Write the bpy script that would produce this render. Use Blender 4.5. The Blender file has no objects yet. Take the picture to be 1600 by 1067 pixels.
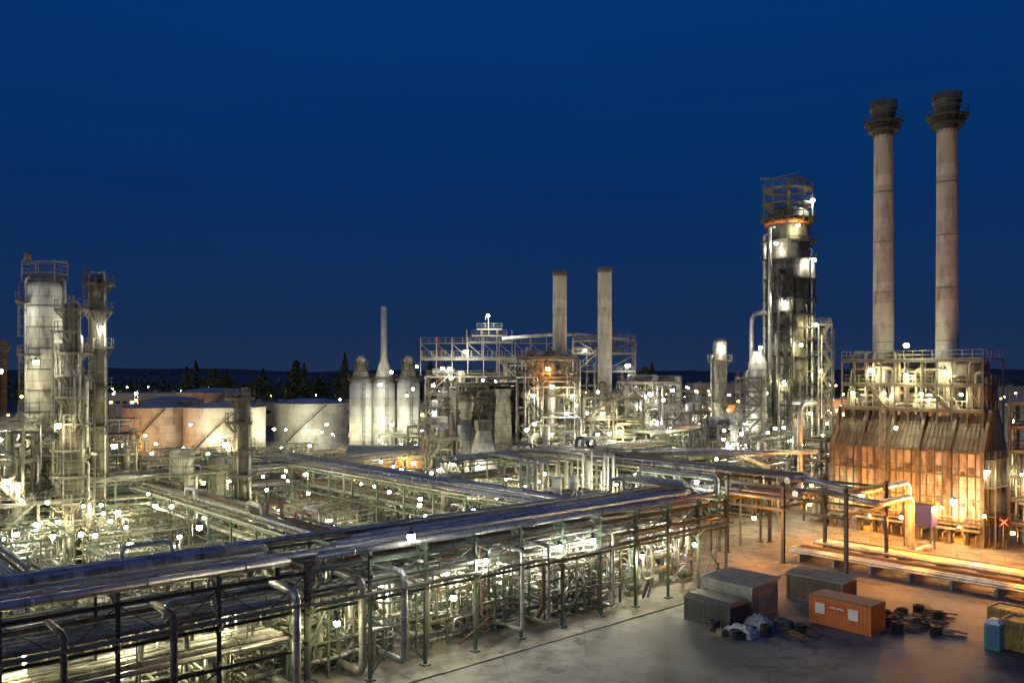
import bpy, math, random
from mathutils import Vector, Matrix
R=random.Random(11)
V=Vector
U=V((.752,.659,0)).normalized(); N=V((-U.y,U.x,0)); TH=math.atan2(U.y,U.x)
A=V((-27.4,45.6,0))
def W(s,t,z=0): return A+U*s+N*t+V((0,0,z))
scene=bpy.context.scene
COL=scene.collection
PI=math.pi

# ------------------------------------------------------------------ materials
def _base(name):
    m=bpy.data.materials.new(name); m.use_nodes=True
    nt=m.node_tree; b=nt.nodes['Principled BSDF']; return m,nt,b
def mat(name,c1,c2,scale=.6,rough=.6,metal=0.,streak=0.,rust=None,rustamt=.6,brick=None,bump=0.,seam=.55):
    m,nt,b=_base(name); L=nt.links; n=nt.nodes
    tc=n.new('ShaderNodeTexCoord'); mp=n.new('ShaderNodeMapping')
    mp.inputs['Scale'].default_value=(scale,scale,scale*(1-streak*.93))
    L.new(tc.outputs['Object'],mp.inputs['Vector'])
    no=n.new('ShaderNodeTexNoise'); no.inputs['Detail'].default_value=7; no.inputs['Roughness'].default_value=.65
    no.inputs['Scale'].default_value=1.
    L.new(mp.outputs[0],no.inputs['Vector'])
    cr=n.new('ShaderNodeValToRGB'); cr.color_ramp.elements[0].position=.33; cr.color_ramp.elements[1].position=.68
    cr.color_ramp.elements[0].color=(*c1,1); cr.color_ramp.elements[1].color=(*c2,1)
    L.new(no.outputs['Fac'],cr.inputs['Fac']); out=cr.outputs['Color']
    if rust:
        n2=n.new('ShaderNodeTexNoise'); n2.inputs['Scale'].default_value=2.3; n2.inputs['Detail'].default_value=9; n2.inputs['Roughness'].default_value=.7
        L.new(mp.outputs[0],n2.inputs['Vector'])
        c2r=n.new('ShaderNodeValToRGB'); c2r.color_ramp.elements[0].position=rustamt-.08; c2r.color_ramp.elements[1].position=rustamt+.1
        L.new(n2.outputs['Fac'],c2r.inputs['Fac'])
        mx=n.new('ShaderNodeMixRGB'); L.new(c2r.outputs['Color'],mx.inputs['Fac']); L.new(out,mx.inputs['Color1']); mx.inputs['Color2'].default_value=(*rust,1); out=mx.outputs['Color']
    if brick:
        br=n.new('ShaderNodeTexBrick'); br.inputs['Scale'].default_value=1
        br.inputs['Brick Width'].default_value=brick[0]; br.inputs['Row Height'].default_value=brick[1]
        br.inputs['Mortar Size'].default_value=brick[2]; br.inputs['Color1'].default_value=(1,1,1,1); br.inputs['Color2'].default_value=(.66,.65,.62,1)
        br.inputs['Mortar'].default_value=(1-seam,1-seam,1-seam,1); br.inputs['Bias'].default_value=-.1
        L.new(tc.outputs['UV'],br.inputs['Vector'])
        m2=n.new('ShaderNodeMixRGB'); m2.blend_type='MULTIPLY'; m2.inputs['Fac'].default_value=1
        L.new(out,m2.inputs['Color1']); L.new(br.outputs['Color'],m2.inputs['Color2']); out=m2.outputs['Color']
    L.new(out,b.inputs['Base Color'])
    b.inputs['Metallic'].default_value=metal
    rr=n.new('ShaderNodeMapRange'); rr.inputs['To Min'].default_value=max(.05,rough-.15); rr.inputs['To Max'].default_value=min(1,rough+.15)
    L.new(no.outputs['Fac'],rr.inputs['Value']); L.new(rr.outputs[0],b.inputs['Roughness'])
    return m
def emat(name,c,s):
    m=bpy.data.materials.new(name); m.use_nodes=True; nt=m.node_tree; nt.nodes.clear()
    e=nt.nodes.new('ShaderNodeEmission'); e.inputs[0].default_value=(*c,1); e.inputs[1].default_value=s
    o=nt.nodes.new('ShaderNodeOutputMaterial'); nt.links.new(e.outputs[0],o.inputs[0]); return m
M={}
M['steel']=mat('weathered_steel',(.11,.107,.09),(.25,.24,.2),1.2,.6,.15,0,(.11,.065,.04),.6)
M['green']=mat('green_painted_steel',(.055,.09,.066),(.115,.155,.115),1.,.6,0,0,(.09,.06,.035),.6)
M['dark']=mat('dark_steel',(.035,.034,.03),(.09,.086,.074),1.,.65,.1,0,(.075,.045,.03),.6)
M['alu']=mat('aluminium_cladding',(.36,.37,.37),(.62,.63,.62),.9,.36,.6,0,(.16,.14,.11),.62,(60,1.3,.025),0,.5)
M['alublue']=mat('galvanised_pipe',(.23,.255,.28),(.41,.44,.47),.9,.45,.4,0,(.13,.115,.1),.6,(60,1.7,.025),0,.5)
M['clad']=mat('panelled_insulation',(.2,.2,.175),(.47,.46,.41),.45,.52,.2,.75,(.1,.07,.045),.55,(2.2,1.1,.04))
M['cladwhite']=mat('pale_insulation',(.4,.4,.37),(.68,.67,.62),.35,.5,.05,.7,(.17,.13,.09),.58,(2.6,1.3,.04))
M['dirty']=mat('sooty_cladding',(.05,.047,.038),(.22,.21,.175),.5,.62,.15,.75,(.07,.042,.026),.53,(2.,1.2,.05))
M['tower']=mat('tower_cladding',(.1,.097,.085),(.36,.35,.31),.4,.55,.2,.8,(.07,.05,.035),.5,(1.6,2.2,.05),0,.6)
M['wall']=mat('furnace_wall',(.27,.25,.21),(.5,.465,.4),.3,.65,.0,.75,(.09,.06,.04),.52,(1.5,2.4,.045))
M['roofdirt']=mat('stained_metal_hood',(.09,.088,.075),(.25,.245,.21),.5,.65,.2,.5,(.08,.06,.045),.58,(.9,2.4,.05))
M['conc']=mat('concrete_stack',(.26,.27,.285),(.42,.43,.44),.4,.8,0,.8,(.175,.175,.175),.57,(40,1.5,.03),.0,.3)
M['cap']=mat('sooty_cap',(.07,.066,.06),(.17,.16,.15),.8,.8,0,.4,(.08,.06,.05),.55)
M['orange']=mat('orange_paint',(.5,.13,.03),(.65,.2,.05),1.,.6,0,.4,(.2,.08,.04),.66)
M['yellow']=mat('yellow_paint',(.33,.25,.06),(.44,.34,.1),1.,.6,0,.4,(.2,.1,.04),.54)
M['purple']=mat('violet_paint',(.045,.04,.13),(.07,.06,.19),1.,.5)
M['blue']=mat('blue_paint',(.05,.12,.2),(.08,.17,.27),1.,.55)
M['teal']=mat('turquoise_plastic',(.05,.25,.27),(.08,.33,.35),1.,.4)
M['white']=mat('white_paint',(.6,.6,.57),(.8,.8,.77),.8,.5,0,.3,(.35,.3,.25),.72)
M['red']=mat('red_paint',(.5,.04,.03),(.6,.06,.04),1.,.5)
M['rust']=mat('rusty_iron',(.12,.065,.04),(.22,.13,.085),1.5,.85)
M['tankw']=mat('tank_paint',(.46,.47,.46),(.66,.66,.63),.22,.55,.1,.6,(.26,.22,.17),.6,(6,2.,.04),0,.4)
M['tankroof']=mat('tank_roof_paint',(.25,.27,.3),(.4,.42,.45),.3,.6)
M['glass']=mat('dark_glass',(.02,.03,.04),(.04,.05,.06),1,.1)
M['brown']=mat('brown_corrugated',(.08,.065,.055),(.15,.12,.1),.8,.75,0,.4,(.08,.045,.035),.6)
M['graysheet']=mat('gray_sheet',(.15,.165,.16),(.25,.265,.25),.7,.6,.1,.5,(.12,.09,.065),.6)
M['tarp']=mat('tarpaulin',(.2,.21,.23),(.4,.42,.45),1.5,.5)
M['blacktarp']=mat('black_roofing',(.02,.022,.025),(.06,.06,.065),1.5,.6)
M['rubber']=mat('rubber',(.015,.015,.015),(.03,.03,.03),2,.8)
M['wood']=mat('old_timber',(.11,.08,.055),(.2,.15,.1),2,.85)
M['bark']=mat('bark',(.05,.04,.03),(.09,.07,.05),3,.9)
M['leaf']=mat('foliage',(.03,.05,.025),(.07,.1,.04),1.2,.8)
M['concrete']=mat('plain_concrete',(.16,.155,.14),(.27,.26,.24),.3,.85,0,0,(.1,.095,.085),.56)
M['ylw_wall']=mat('render_wall',(.4,.34,.24),(.55,.48,.34),.2,.8)
EW=emat('lamp_glow_white',(1,.96,.78),160); EY=emat('lamp_glow_yellow',(1,.88,.52),130); EO=emat('lamp_glow_sodium',(1,.5,.14),90)
EWIN=emat('lit_window',(1,.72,.36),3)

def ground_mat(name,a,b_,st,sc=.08,rmin=.6,crack=.55):
    m,nt,b=_base(name); L=nt.links; n=nt.nodes
    tc=n.new('ShaderNodeTexCoord')
    n1=n.new('ShaderNodeTexNoise'); n1.inputs['Scale'].default_value=sc; n1.inputs['Detail'].default_value=9; n1.inputs['Roughness'].default_value=.62
    n2=n.new('ShaderNodeTexNoise'); n2.inputs['Scale'].default_value=5.; n2.inputs['Detail'].default_value=6
    n3=n.new('ShaderNodeTexNoise'); n3.inputs['Scale'].default_value=sc*3.1; n3.inputs['Detail'].default_value=9; n3.inputs['Roughness'].default_value=.7
    for q in (n1,n2,n3): L.new(tc.outputs['Object'],q.inputs['Vector'])
    c=n.new('ShaderNodeValToRGB'); c.color_ramp.elements[0].position=.42; c.color_ramp.elements[1].position=.56
    c.color_ramp.elements[0].color=(*a,1); c.color_ramp.elements[1].color=(*b_,1); L.new(n1.outputs['Fac'],c.inputs['Fac'])
    c3=n.new('ShaderNodeValToRGB'); c3.color_ramp.elements[0].position=.5; c3.color_ramp.elements[1].position=.6; L.new(n3.outputs['Fac'],c3.inputs['Fac'])
    mx=n.new('ShaderNodeMixRGB'); L.new(c3.outputs['Color'],mx.inputs['Fac']); L.new(c.outputs['Color'],mx.inputs['Color1']); mx.inputs['Color2'].default_value=(*st,1)
    vo=n.new('ShaderNodeTexVoronoi'); vo.feature='DISTANCE_TO_EDGE'; vo.inputs['Scale'].default_value=.16; L.new(tc.outputs['Object'],vo.inputs['Vector'])
    vr=n.new('ShaderNodeValToRGB'); vr.color_ramp.elements[0].position=.0; vr.color_ramp.elements[1].position=.014; vr.color_ramp.elements[0].color=(crack,crack,crack,1); L.new(vo.outputs['Distance'],vr.inputs['Fac'])
    m3=n.new('ShaderNodeMixRGB'); m3.blend_type='MULTIPLY'; m3.inputs['Fac'].default_value=1; L.new(mx.outputs['Color'],m3.inputs['Color1']); L.new(vr.outputs['Color'],m3.inputs['Color2'])
    mm=n.new('ShaderNodeMixRGB'); mm.blend_type='MULTIPLY'; mm.inputs['Fac'].default_value=.35; L.new(m3.outputs['Color'],mm.inputs['Color1']); L.new(n2.outputs['Color'],mm.inputs['Color2'])
    L.new(mm.outputs['Color'],b.inputs['Base Color'])
    mr=n.new('ShaderNodeMapRange'); mr.inputs['To Min'].default_value=.85; mr.inputs['To Max'].default_value=rmin; L.new(n3.outputs['Fac'],mr.inputs['Value']); L.new(mr.outputs[0],b.inputs['Roughness'])
    return m
G_far=ground_mat('far_ground',(.045,.05,.035),(.09,.085,.065),(.05,.05,.045),.02)
G_asph=ground_mat('asphalt_surface',(.085,.083,.083),(.2,.19,.18),(.05,.05,.05),.11,.5)
G_conc=ground_mat('concrete_paving',(.13,.12,.105),(.25,.23,.2),(.075,.07,.06),.16)
G_gravel=ground_mat('gravel_surface',(.12,.11,.09),(.24,.21,.165),(.07,.065,.055),.2)

# ------------------------------------------------------------------ mesh builder
class MB:
    def __init__(s): s.v=[];s.f=[];s.m=[];s.s=[];s.uv=[]
    def face(s,idx,m=0,sm=False,uv=None):
        s.f.append(idx); s.m.append(m); s.s.append(sm)
        if uv is None:
            p=[s.v[i] for i in idx]
            e1=p[1]-p[0]; e2=p[2]-p[1]; nn=e1.cross(e2)
            ax,ay,az=abs(nn.x),abs(nn.y),abs(nn.z)
            if az>=ax and az>=ay: uv=[(q.x,q.y) for q in p]
            elif ax>=ay: uv=[(q.y,q.z) for q in p]
            else: uv=[(q.x,q.z) for q in p]
        s.uv.extend(uv)
    def hexa(s,c,m=0):
        b=len(s.v); s.v.extend(c)
        for q in ((0,3,2,1),(4,5,6,7),(0,1,5,4),(1,2,6,5),(2,3,7,6),(3,0,4,7)): s.face([b+i for i in q],m)
    def box(s,x0,x1,y0,y1,z0,z1,m=0):
        s.hexa([V(p) for p in ((x0,y0,z0),(x1,y0,z0),(x1,y1,z0),(x0,y1,z0),(x0,y0,z1),(x1,y0,z1),(x1,y1,z1),(x0,y1,z1))],m)
    def beam(s,p,q,w,h=None,m=0):
        p=V(p);q=V(q);h=h or w; d=(q-p)
        if d.length<1e-5: return
        d.normalize(); up=V((0,0,1)) if abs(d.z)<.95 else V((0,1,0))
        a=d.cross(up).normalized()*w/2; b=a.normalized().cross(d)*h/2
        s.hexa([p-a-b,p+a-b,q+a-b,q-a-b,p-a+b,p+a+b,q+a+b,q-a+b],m)
    def ibeam(s,p,q,w,h,m=0):
        p=V(p);q=V(q); d=(q-p).normalized(); up=V((0,0,1)) if abs(d.z)<.95 else V((0,1,0))
        a=d.cross(up).normalized(); b=a.cross(d)
        t=h*.1
        s.beam(p+b*(h/2-t/2),q+b*(h/2-t/2),w,t,m); s.beam(p-b*(h/2-t/2),q-b*(h/2-t/2),w,t,m); s.beam(p,q,w*.12,h-2*t-.002,m)
    def revolve(s,p,ax,prof,n=16,m=0,sm=True,cap=True,a0=0):
        p=V(p); ax=V(ax).normalized(); up=V((1,0,0)) if abs(ax.z)>.9 else V((0,0,1))
        a=ax.cross(up).normalized(); b=ax.cross(a)
        rings=[]; rm=max(r for _,r in prof)
        for d,r in prof:
            st=len(s.v)
            for k in range(n):
                an=a0+2*math.pi*k/n; s.v.append(p+ax*d+(a*math.cos(an)+b*math.sin(an))*max(r,1e-4))
            rings.append(st)
        for i in range(len(prof)-1):
            v0=prof[i][0]; v1=prof[i+1][0]
            if abs(v1-v0)<1e-6: v1=v0+abs(prof[i+1][1]-prof[i][1])
            for k in range(n):
                k2=(k+1)%n; u0=2*math.pi*k/n*rm; u1=2*math.pi*(k+1)/n*rm
                s.face([rings[i]+k,rings[i]+k2,rings[i+1]+k2,rings[i+1]+k],m,sm,[(u0,v0),(u1,v0),(u1,v1),(u0,v1)])
        if cap:
            if prof[0][1]>.01: s.face([rings[0]+k for k in range(n)][::-1],m)
            if prof[-1][1]>.01: s.face([rings[-1]+k for k in range(n)],m)
    def cyl(s,x,y,z0,z1,r,r2=None,n=16,m=0,cap=True):
        s.revolve((x,y,0),(0,0,1),[(z0,r),(z1,r if r2 is None else r2)],n,m,True,cap)
    def drum(s,p,q,r,n=14,m=0):
        p=V(p);q=V(q);L=(q-p).length
        s.revolve(p,q-p,[(-r*.5,0),(-r*.42,r*.5),(-r*.2,r*.85),(0,r),(L,r),(L+r*.2,r*.85),(L+r*.42,r*.5),(L+r*.5,0)],n,m)
    def tube(s,pts,r,n=8,m=0,br=None,cap=True):
        pts=[V(p) for p in pts]; br=br or r*3
        o=[pts[0]]
        for i in range(1,len(pts)-1):
            a,b,c=pts[i-1],pts[i],pts[i+1]; d1=a-b; d2=c-b
            l=min(br,d1.length*.45,d2.length*.45)
            if d1.length<1e-4 or d2.length<1e-4: continue
            d1.normalize(); d2.normalize()
            if d1.dot(d2)<-.999: continue
            p=b+d1*l; q=b+d2*l; K=5 if r>.3 else (4 if r>.12 else 3)
            for k in range(K):
                t=k/(K-1); o.append(p*(1-t)**2+b*2*t*(1-t)+q*t*t)
        o.append(pts[-1])
        T=(o[1]-o[0]).normalized(); up=V((0,0,1)) if abs(T.z)<.9 else V((1,0,0)); a=T.cross(up).normalized()
        rings=[]; dist=0; ds=[]
        for i,p in enumerate(o):
            if i==0: t=T
            elif i==len(o)-1: t=(o[i]-o[i-1]).normalized()
            else: t=((o[i]-o[i-1]).normalized()+(o[i+1]-o[i]).normalized()).normalized()
            a=(a-t*a.dot(t)).normalized(); b=t.cross(a)
            if i: dist+=(o[i]-o[i-1]).length
            ds.append(dist); rings.append(len(s.v))
            for k in range(n):
                an=2*math.pi*k/n; s.v.append(p+(a*math.cos(an)+b*math.sin(an))*r)
        for i in range(len(o)-1):
            for k in range(n):
                k2=(k+1)%n; u0=2*math.pi*k/n*r; u1=2*math.pi*(k+1)/n*r
                s.face([rings[i]+k,rings[i+1]+k,rings[i+1]+k2,rings[i]+k2],m,True,[(u0,ds[i]),(u0,ds[i+1]),(u1,ds[i+1]),(u1,ds[i])])
        if cap:
            s.face([rings[0]+k for k in range(n)],m); s.face([rings[-1]+k for k in range(n)][::-1],m)
    def rail(s,pts,h=1.1,m=0,w=.045,step=1.6):
        pts=[V(p) for p in pts]
        for i in range(len(pts)-1):
            p,q=pts[i],pts[i+1]; L=(q-p).length; k=max(1,int(L/step))
            for j in range(k+(1 if i==len(pts)-2 else 0)):
                a=p.lerp(q,j/k); s.beam(a,a+V((0,0,h)),w,w,m)
            for hh in (h,h*.52): s.beam(p+V((0,0,hh)),q+V((0,0,hh)),w*.9,w*.9,m)
            s.beam(p+V((0,0,.08)),q+V((0,0,.08)),.03,.12,m)
    def ladder(s,x,y,z0,z1,ang,m=0,cage=True):
        o=V((math.cos(ang),math.sin(ang),0)); t=V((-o.y,o.x,0)); b=V((x,y,0))
        for e in (-.25,.25): s.beam(b+t*e+V((0,0,z0)),b+t*e+V((0,0,z1)),.06,.06,m)
        z=z0
        while z<z1: s.beam(b-t*.25+V((0,0,z)),b+t*.25+V((0,0,z)),.035,.035,m); z+=.45
        if cage and z1-z0>3:
            z=z0+2.3
            cs=[b+t*.38*math.cos(a)+o*(.1+.65*math.sin(a)) for a in [math.pi*k/5 for k in range(6)]]
            while z<z1:
                for i in range(5): s.beam(cs[i]+V((0,0,z)),cs[i+1]+V((0,0,z)),.04,.06,m)
                z+=1.2
            for i in (1,2,3,4): s.beam(cs[i]+V((0,0,z0+2.3)),cs[i]+V((0,0,z1)),.04,.04,m)
    def ringdeck(s,x,y,z,r0,r1,a0=0,a1=2*math.pi,m=0,k=None):
        k=k or max(4,int(abs(a1-a0)/.4)); pts=[]
        for i in range(k):
            b0=a0+(a1-a0)*i/k; b1=a0+(a1-a0)*(i+1)/k
            c=[V((x+r*math.cos(b),y+r*math.sin(b),z+dz)) for dz in (-.12,0) for r,b in ((r0,b0),(r1,b0),(r1,b1),(r0,b1))]
            s.hexa(c,m); pts.append(V((x+r1*math.cos(b0),y+r1*math.sin(b0),z)))
            s.beam(V((x+r0*math.cos(b0),y+r0*math.sin(b0),z-1.1)),pts[-1]-V((0,0,.12)),.08,.08,m)
        pts.append(V((x+r1*math.cos(a1),y+r1*math.sin(a1),z)))
        s.rail(pts,1.15,m,.05,1.2)
    def stair(s,p,q,w=.8,m=0):
        p=V(p);q=V(q); d=V((q.x-p.x,q.y-p.y,0)); 
        if d.length<.1: return
        t=V((-d.y,d.x,0)).normalized()*w/2
        for e in (-1,1):
            s.beam(p+t*e,q+t*e,.06,.22,m)
            s.beam(p+t*e+V((0,0,1)),q+t*e+V((0,0,1)),.05,.05,m)
            for k in (0,.33,.66,1): a=p.lerp(q,k)+t*e; s.beam(a,a+V((0,0,1)),.05,.05,m)
        n=max(2,int(abs(q.z-p.z)/.25))
        for i in range(n):
            c=p.lerp(q,(i+.5)/n); s.beam(c-t,c+t,.22,.04,m)
    def obj(s,name,mats,parent=None,loc=(0,0,0),rz=0,**kw):
        me=bpy.data.meshes.new(name); me.from_pydata([tuple(v) for v in s.v],[],s.f)
        if not isinstance(mats,(list,tuple)): mats=[mats]
        for q in mats: me.materials.append(q)
        me.polygons.foreach_set('material_index',s.m); me.polygons.foreach_set('use_smooth',s.s)
        uvl=me.uv_layers.new(name='UVMap'); uvl.data.foreach_set('uv',[c for t in s.uv for c in t])
        me.update()
        o=bpy.data.objects.new(name,me); COL.objects.link(o)
        o.location=loc; o.rotation_euler=(0,0,rz)
        if parent: o.parent=parent
        for k,v in kw.items(): o[k]=v
        return o
def empty(name,loc,rz,label,cat,group=None):
    o=bpy.data.objects.new(name,None); o.empty_display_size=1; COL.objects.link(o); o.location=loc; o.rotation_euler=(0,0,rz)
    o['label']=label; o['category']=cat
    if group: o['group']=group
    return o
def clone(root,loc,rz=None,label=None,scale=None):
    def rec(o,par):
        c=o.copy(); COL.objects.link(c)
        if par: c.parent=par
        for ch in o.children: rec(ch,c)
        return c
    c=rec(root,None); c.location=loc
    if rz is not None: c.rotation_euler=(0,0,rz)
    if label: c['label']=label
    if scale: c.scale=scale
    return c

# ------------------------------------------------------------------ world, camera, dusk glow
w=bpy.data.worlds.new('World'); scene.world=w; w.use_nodes=True; nt=w.node_tree; L=nt.links
bg=nt.nodes['Background']; tc=nt.nodes.new('ShaderNodeTexCoord'); sp=nt.nodes.new('ShaderNodeSeparateXYZ'); L.new(tc.outputs['Generated'],sp.inputs[0])
cr=nt.nodes.new('ShaderNodeValToRGB'); L.new(sp.outputs['Z'],cr.inputs['Fac'])
E=cr.color_ramp.elements; E[0].position=0; E[0].color=(.014,.03,.078,1); E[1].position=1; E[1].color=(.0005,.03,.18,1)
for p,c in ((.05,(.008,.0255,.083)),(.2,(.0022,.0265,.112)),(.4,(.001,.034,.162))):
    e=E.new(p); e.color=(*c,1)
no=nt.nodes.new('ShaderNodeTexNoise'); no.inputs['Scale'].default_value=1.6; no.inputs['Detail'].default_value=3
mp=nt.nodes.new('ShaderNodeMapping'); mp.inputs['Scale'].default_value=(1,1,5); L.new(tc.outputs['Generated'],mp.inputs[0]); L.new(mp.outputs[0],no.inputs['Vector'])
mr=nt.nodes.new('ShaderNodeMapRange'); mr.inputs['To Min'].default_value=.9; mr.inputs['To Max'].default_value=1.1; L.new(no.outputs['Fac'],mr.inputs['Value'])
mu=nt.nodes.new('ShaderNodeVectorMath'); mu.operation='SCALE'; L.new(cr.outputs['Color'],mu.inputs[0]); L.new(mr.outputs[0],mu.inputs['Scale']); L.new(mu.outputs[0],bg.inputs['Color'])
bg.inputs['Strength'].default_value=1.
scene.view_settings.view_transform='Standard'; scene.view_settings.look='None'; scene.view_settings.exposure=0
cam=bpy.data.cameras.new('camera'); co=bpy.data.objects.new('camera',cam); COL.objects.link(co); scene.camera=co
co.location=(0,0,22); co.rotation_euler=(math.radians(90),0,0); cam.lens=30; cam.sensor_width=36; cam.shift_y=.029; cam.clip_end=20000; cam.clip_start=.5
sun=bpy.data.lights.new('dusk_glow','SUN'); sun.energy=.42; sun.angle=math.radians(25); sun.color=(1,.95,.92)
so=bpy.data.objects.new('dusk_glow',sun); COL.objects.link(so); so.rotation_euler=(math.radians(72),0,math.radians(-35))

# ------------------------------------------------------------------ ground
def sheet(name,pts,z,m,label,**k):
    b=MB(); b.v=[V((p[0],p[1],z)) for p in pts]; b.face(list(range(len(pts)))); o=b.obj(name,m); o['kind']='structure'; o['label']=label; o['category']='ground'; return o
sheet('ground',[(-9000,-400),(9000,-400),(9000,14000),(-9000,14000)],0,G_far,'dark open ground stretching to the horizon')
def pst(s0,s1,t0,t1): return [W(s0,t0),W(s1,t0),W(s1,t1),W(s0,t1)]
sheet('gravel',pst(-60,330,-60,230),.004,G_gravel,'pale gravel and dust around the plant')
sheet('asphalt_yard',pst(-20,76,-60,-2.4),.012,G_asph,'dark patched asphalt yard beside the pipe rack')
sheet('concrete_pavement',pst(-40,76,-2.4,32),.008,G_conc,'worn concrete paving beneath the pipe rack')
sheet('concrete_road',pst(76.01,104,-70,60),.012,G_conc,'pale road in front of the furnace')
b=MB(); 
for i in range(26):
    s=-16+i*3.6; p=W(s,-2.3); q=W(s+3.5,-2.3); b.beam(p+V((0,0,.05)),q+V((0,0,.05)),.15,.11)
o=b.obj('kerb',M['concrete']); o['kind']='structure'; o['label']='concrete kerb stones edging the yard'; o['category']='kerb'
b=MB(); n=90
for i in range(n+1):
    x=-6000+12000*i/n; h=24+10*math.sin(i*.31)+6*math.sin(i*.83+1)+R.random()*5
    if 5<i<42: h+=10*math.sin((i-5)/37*math.pi)
    b.v+= [V((x,5200,-5)),V((x,5600,h)),V((x,7600,-5))]
for i in range(n):
    for k in (0,1): a=i*3+k; b.face([a,a+3,a+4,a+1],0,True)
o=b.obj('hills',mat('dark_hill',(.02,.03,.025),(.04,.05,.04),.01,.9)); o['kind']='structure'; o['label']='low dark wooded hills along the horizon'; o['category']='hill'
b=MB()
for k in range(16000):
    y=R.uniform(620,900); x=R.uniform(-.72,.72)*y; hh=(9+6*math.sin(x*.031)+4*math.sin(x*.11+y)+3)*(.6+.4*R.random())
    c=V((x,y,R.uniform(0,max(3,hh)))); s=R.uniform(1.,2.2)
    e1=V((R.gauss(0,1),R.gauss(0,1),R.gauss(0,1))).normalized()*s; e2=V((R.gauss(0,1),R.gauss(0,1),R.gauss(0,1))).normalized()*s
    i=len(b.v); b.v+=[c-e1,c+e2,c+e1,c-e2]; b.face([i,i+1,i+2,i+3])
o=b.obj('woodland',M['leaf']); o['kind']='stuff'; o['label']='far-off dark belt of trees along the horizon'; o['category']='trees'

# ------------------------------------------------------------------ lamps
LP={}
EMS={'w':0,'y':1,'o':2}
def bulb_geo(hb,c,sc,m=0): hb.revolve(c,(0,0,1),[(-.19*sc,.11*sc),(-.12*sc,.19*sc),(0,.22*sc),(.12*sc,.19*sc),(.19*sc,.11*sc)],8,m)
def house_geo(ho,c,m=0):
    c=V(c); ho.revolve(c+V((0,0,.2)),(0,0,1),[(0,.3),(.1,.25),(.25,.08)],10,m); ho.tube([c+V((0,0,.43)),c+V((0,.0,.7)),c+V((0,.6,.7)),c+V((0,.6,-.8))],.045,6,m,.2)
for key,em,col in (('w',EW,(1,.96,.74)),('y',EY,(1,.88,.46)),('o',EO,(1,.32,.025))):
    hb=MB(); bulb_geo(hb,(0,0,0),1); ho=MB(); house_geo(ho,(0,0,0))
    LP[key]=(hb,ho,em,col)
LM={}; LD={}; NL=[0]; GAIN=1.5; NF=[0]; STUFF=MB()
def lamp(x,y,z,p=900,k='w',pole=False,rz=None,light=True,sc=1):
    hb,ho,em,col=LP[k]; sc*=R.uniform(.72,1.15)
    if not light and not pole:
        bulb_geo(STUFF,(x,y,z),sc*.85,1+EMS[k]); house_geo(STUFF,(x,y,z),0); return
    if k not in LM:
        a=hb.obj('bulb',em); c=ho.obj('lamp_housing',M['dark']); LM[k]=(a.data,c.data)
        bpy.data.objects.remove(a); bpy.data.objects.remove(c)
    lb={'w':'white flood lamp on a steel bracket','y':'warm yellow flood lamp on a bracket','o':'orange sodium lamp on a bracket'}[k]
    if pole: lb={'w':'white lamp on a tall steel post','y':'warm yellow lamp on a steel post','o':'orange sodium street lamp on a post'}[k]
    else: NF[0]+=1
    rz=R.uniform(0,6.28) if rz is None else rz
    e=empty('lamp_post' if pole else 'flood_lamp',(x,y,0) if pole else (x,y,z),rz,lb,'lamp','plant lamps')
    zz=z if pole else 0
    for nm,d in (('bulb',LM[k][0]),('lamp_housing',LM[k][1])):
        o=bpy.data.objects.new(nm,d); COL.objects.link(o); o.parent=e; o.location=(0,0,zz)
        if nm=='bulb': o.scale=(sc,sc,sc)
    if pole:
        key=('pole',round(z)); 
        if key not in LD:
            pb=MB(); pb.cyl(0,.6,0,round(z),.11,.07,8); t=pb.obj('pole',M['steel']); LD[key]=t.data; bpy.data.objects.remove(t)
        o=bpy.data.objects.new('pole',LD[key]); COL.objects.link(o); o.parent=e; o.scale=(1,1,z/round(z))
    if not light: return e
    NL[0]+=1
    lk=(k,round(p))
    if lk not in LD:
        l=bpy.data.lights.new('lamp_light','POINT'); l.energy=p*GAIN; l.color=col; l.shadow_soft_size=.2; LD[lk]=l
    o=bpy.data.objects.new('lamp_light',LD[lk]); COL.objects.link(o); o.parent=e; o.location=(0,0,zz-.45)
    return e
def lampst(s,t,z,p=900,k='w',pole=False,light=True,sc=1): q=W(s,t); return lamp(q.x,q.y,z,p,k,pole,None,light,sc)

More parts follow.
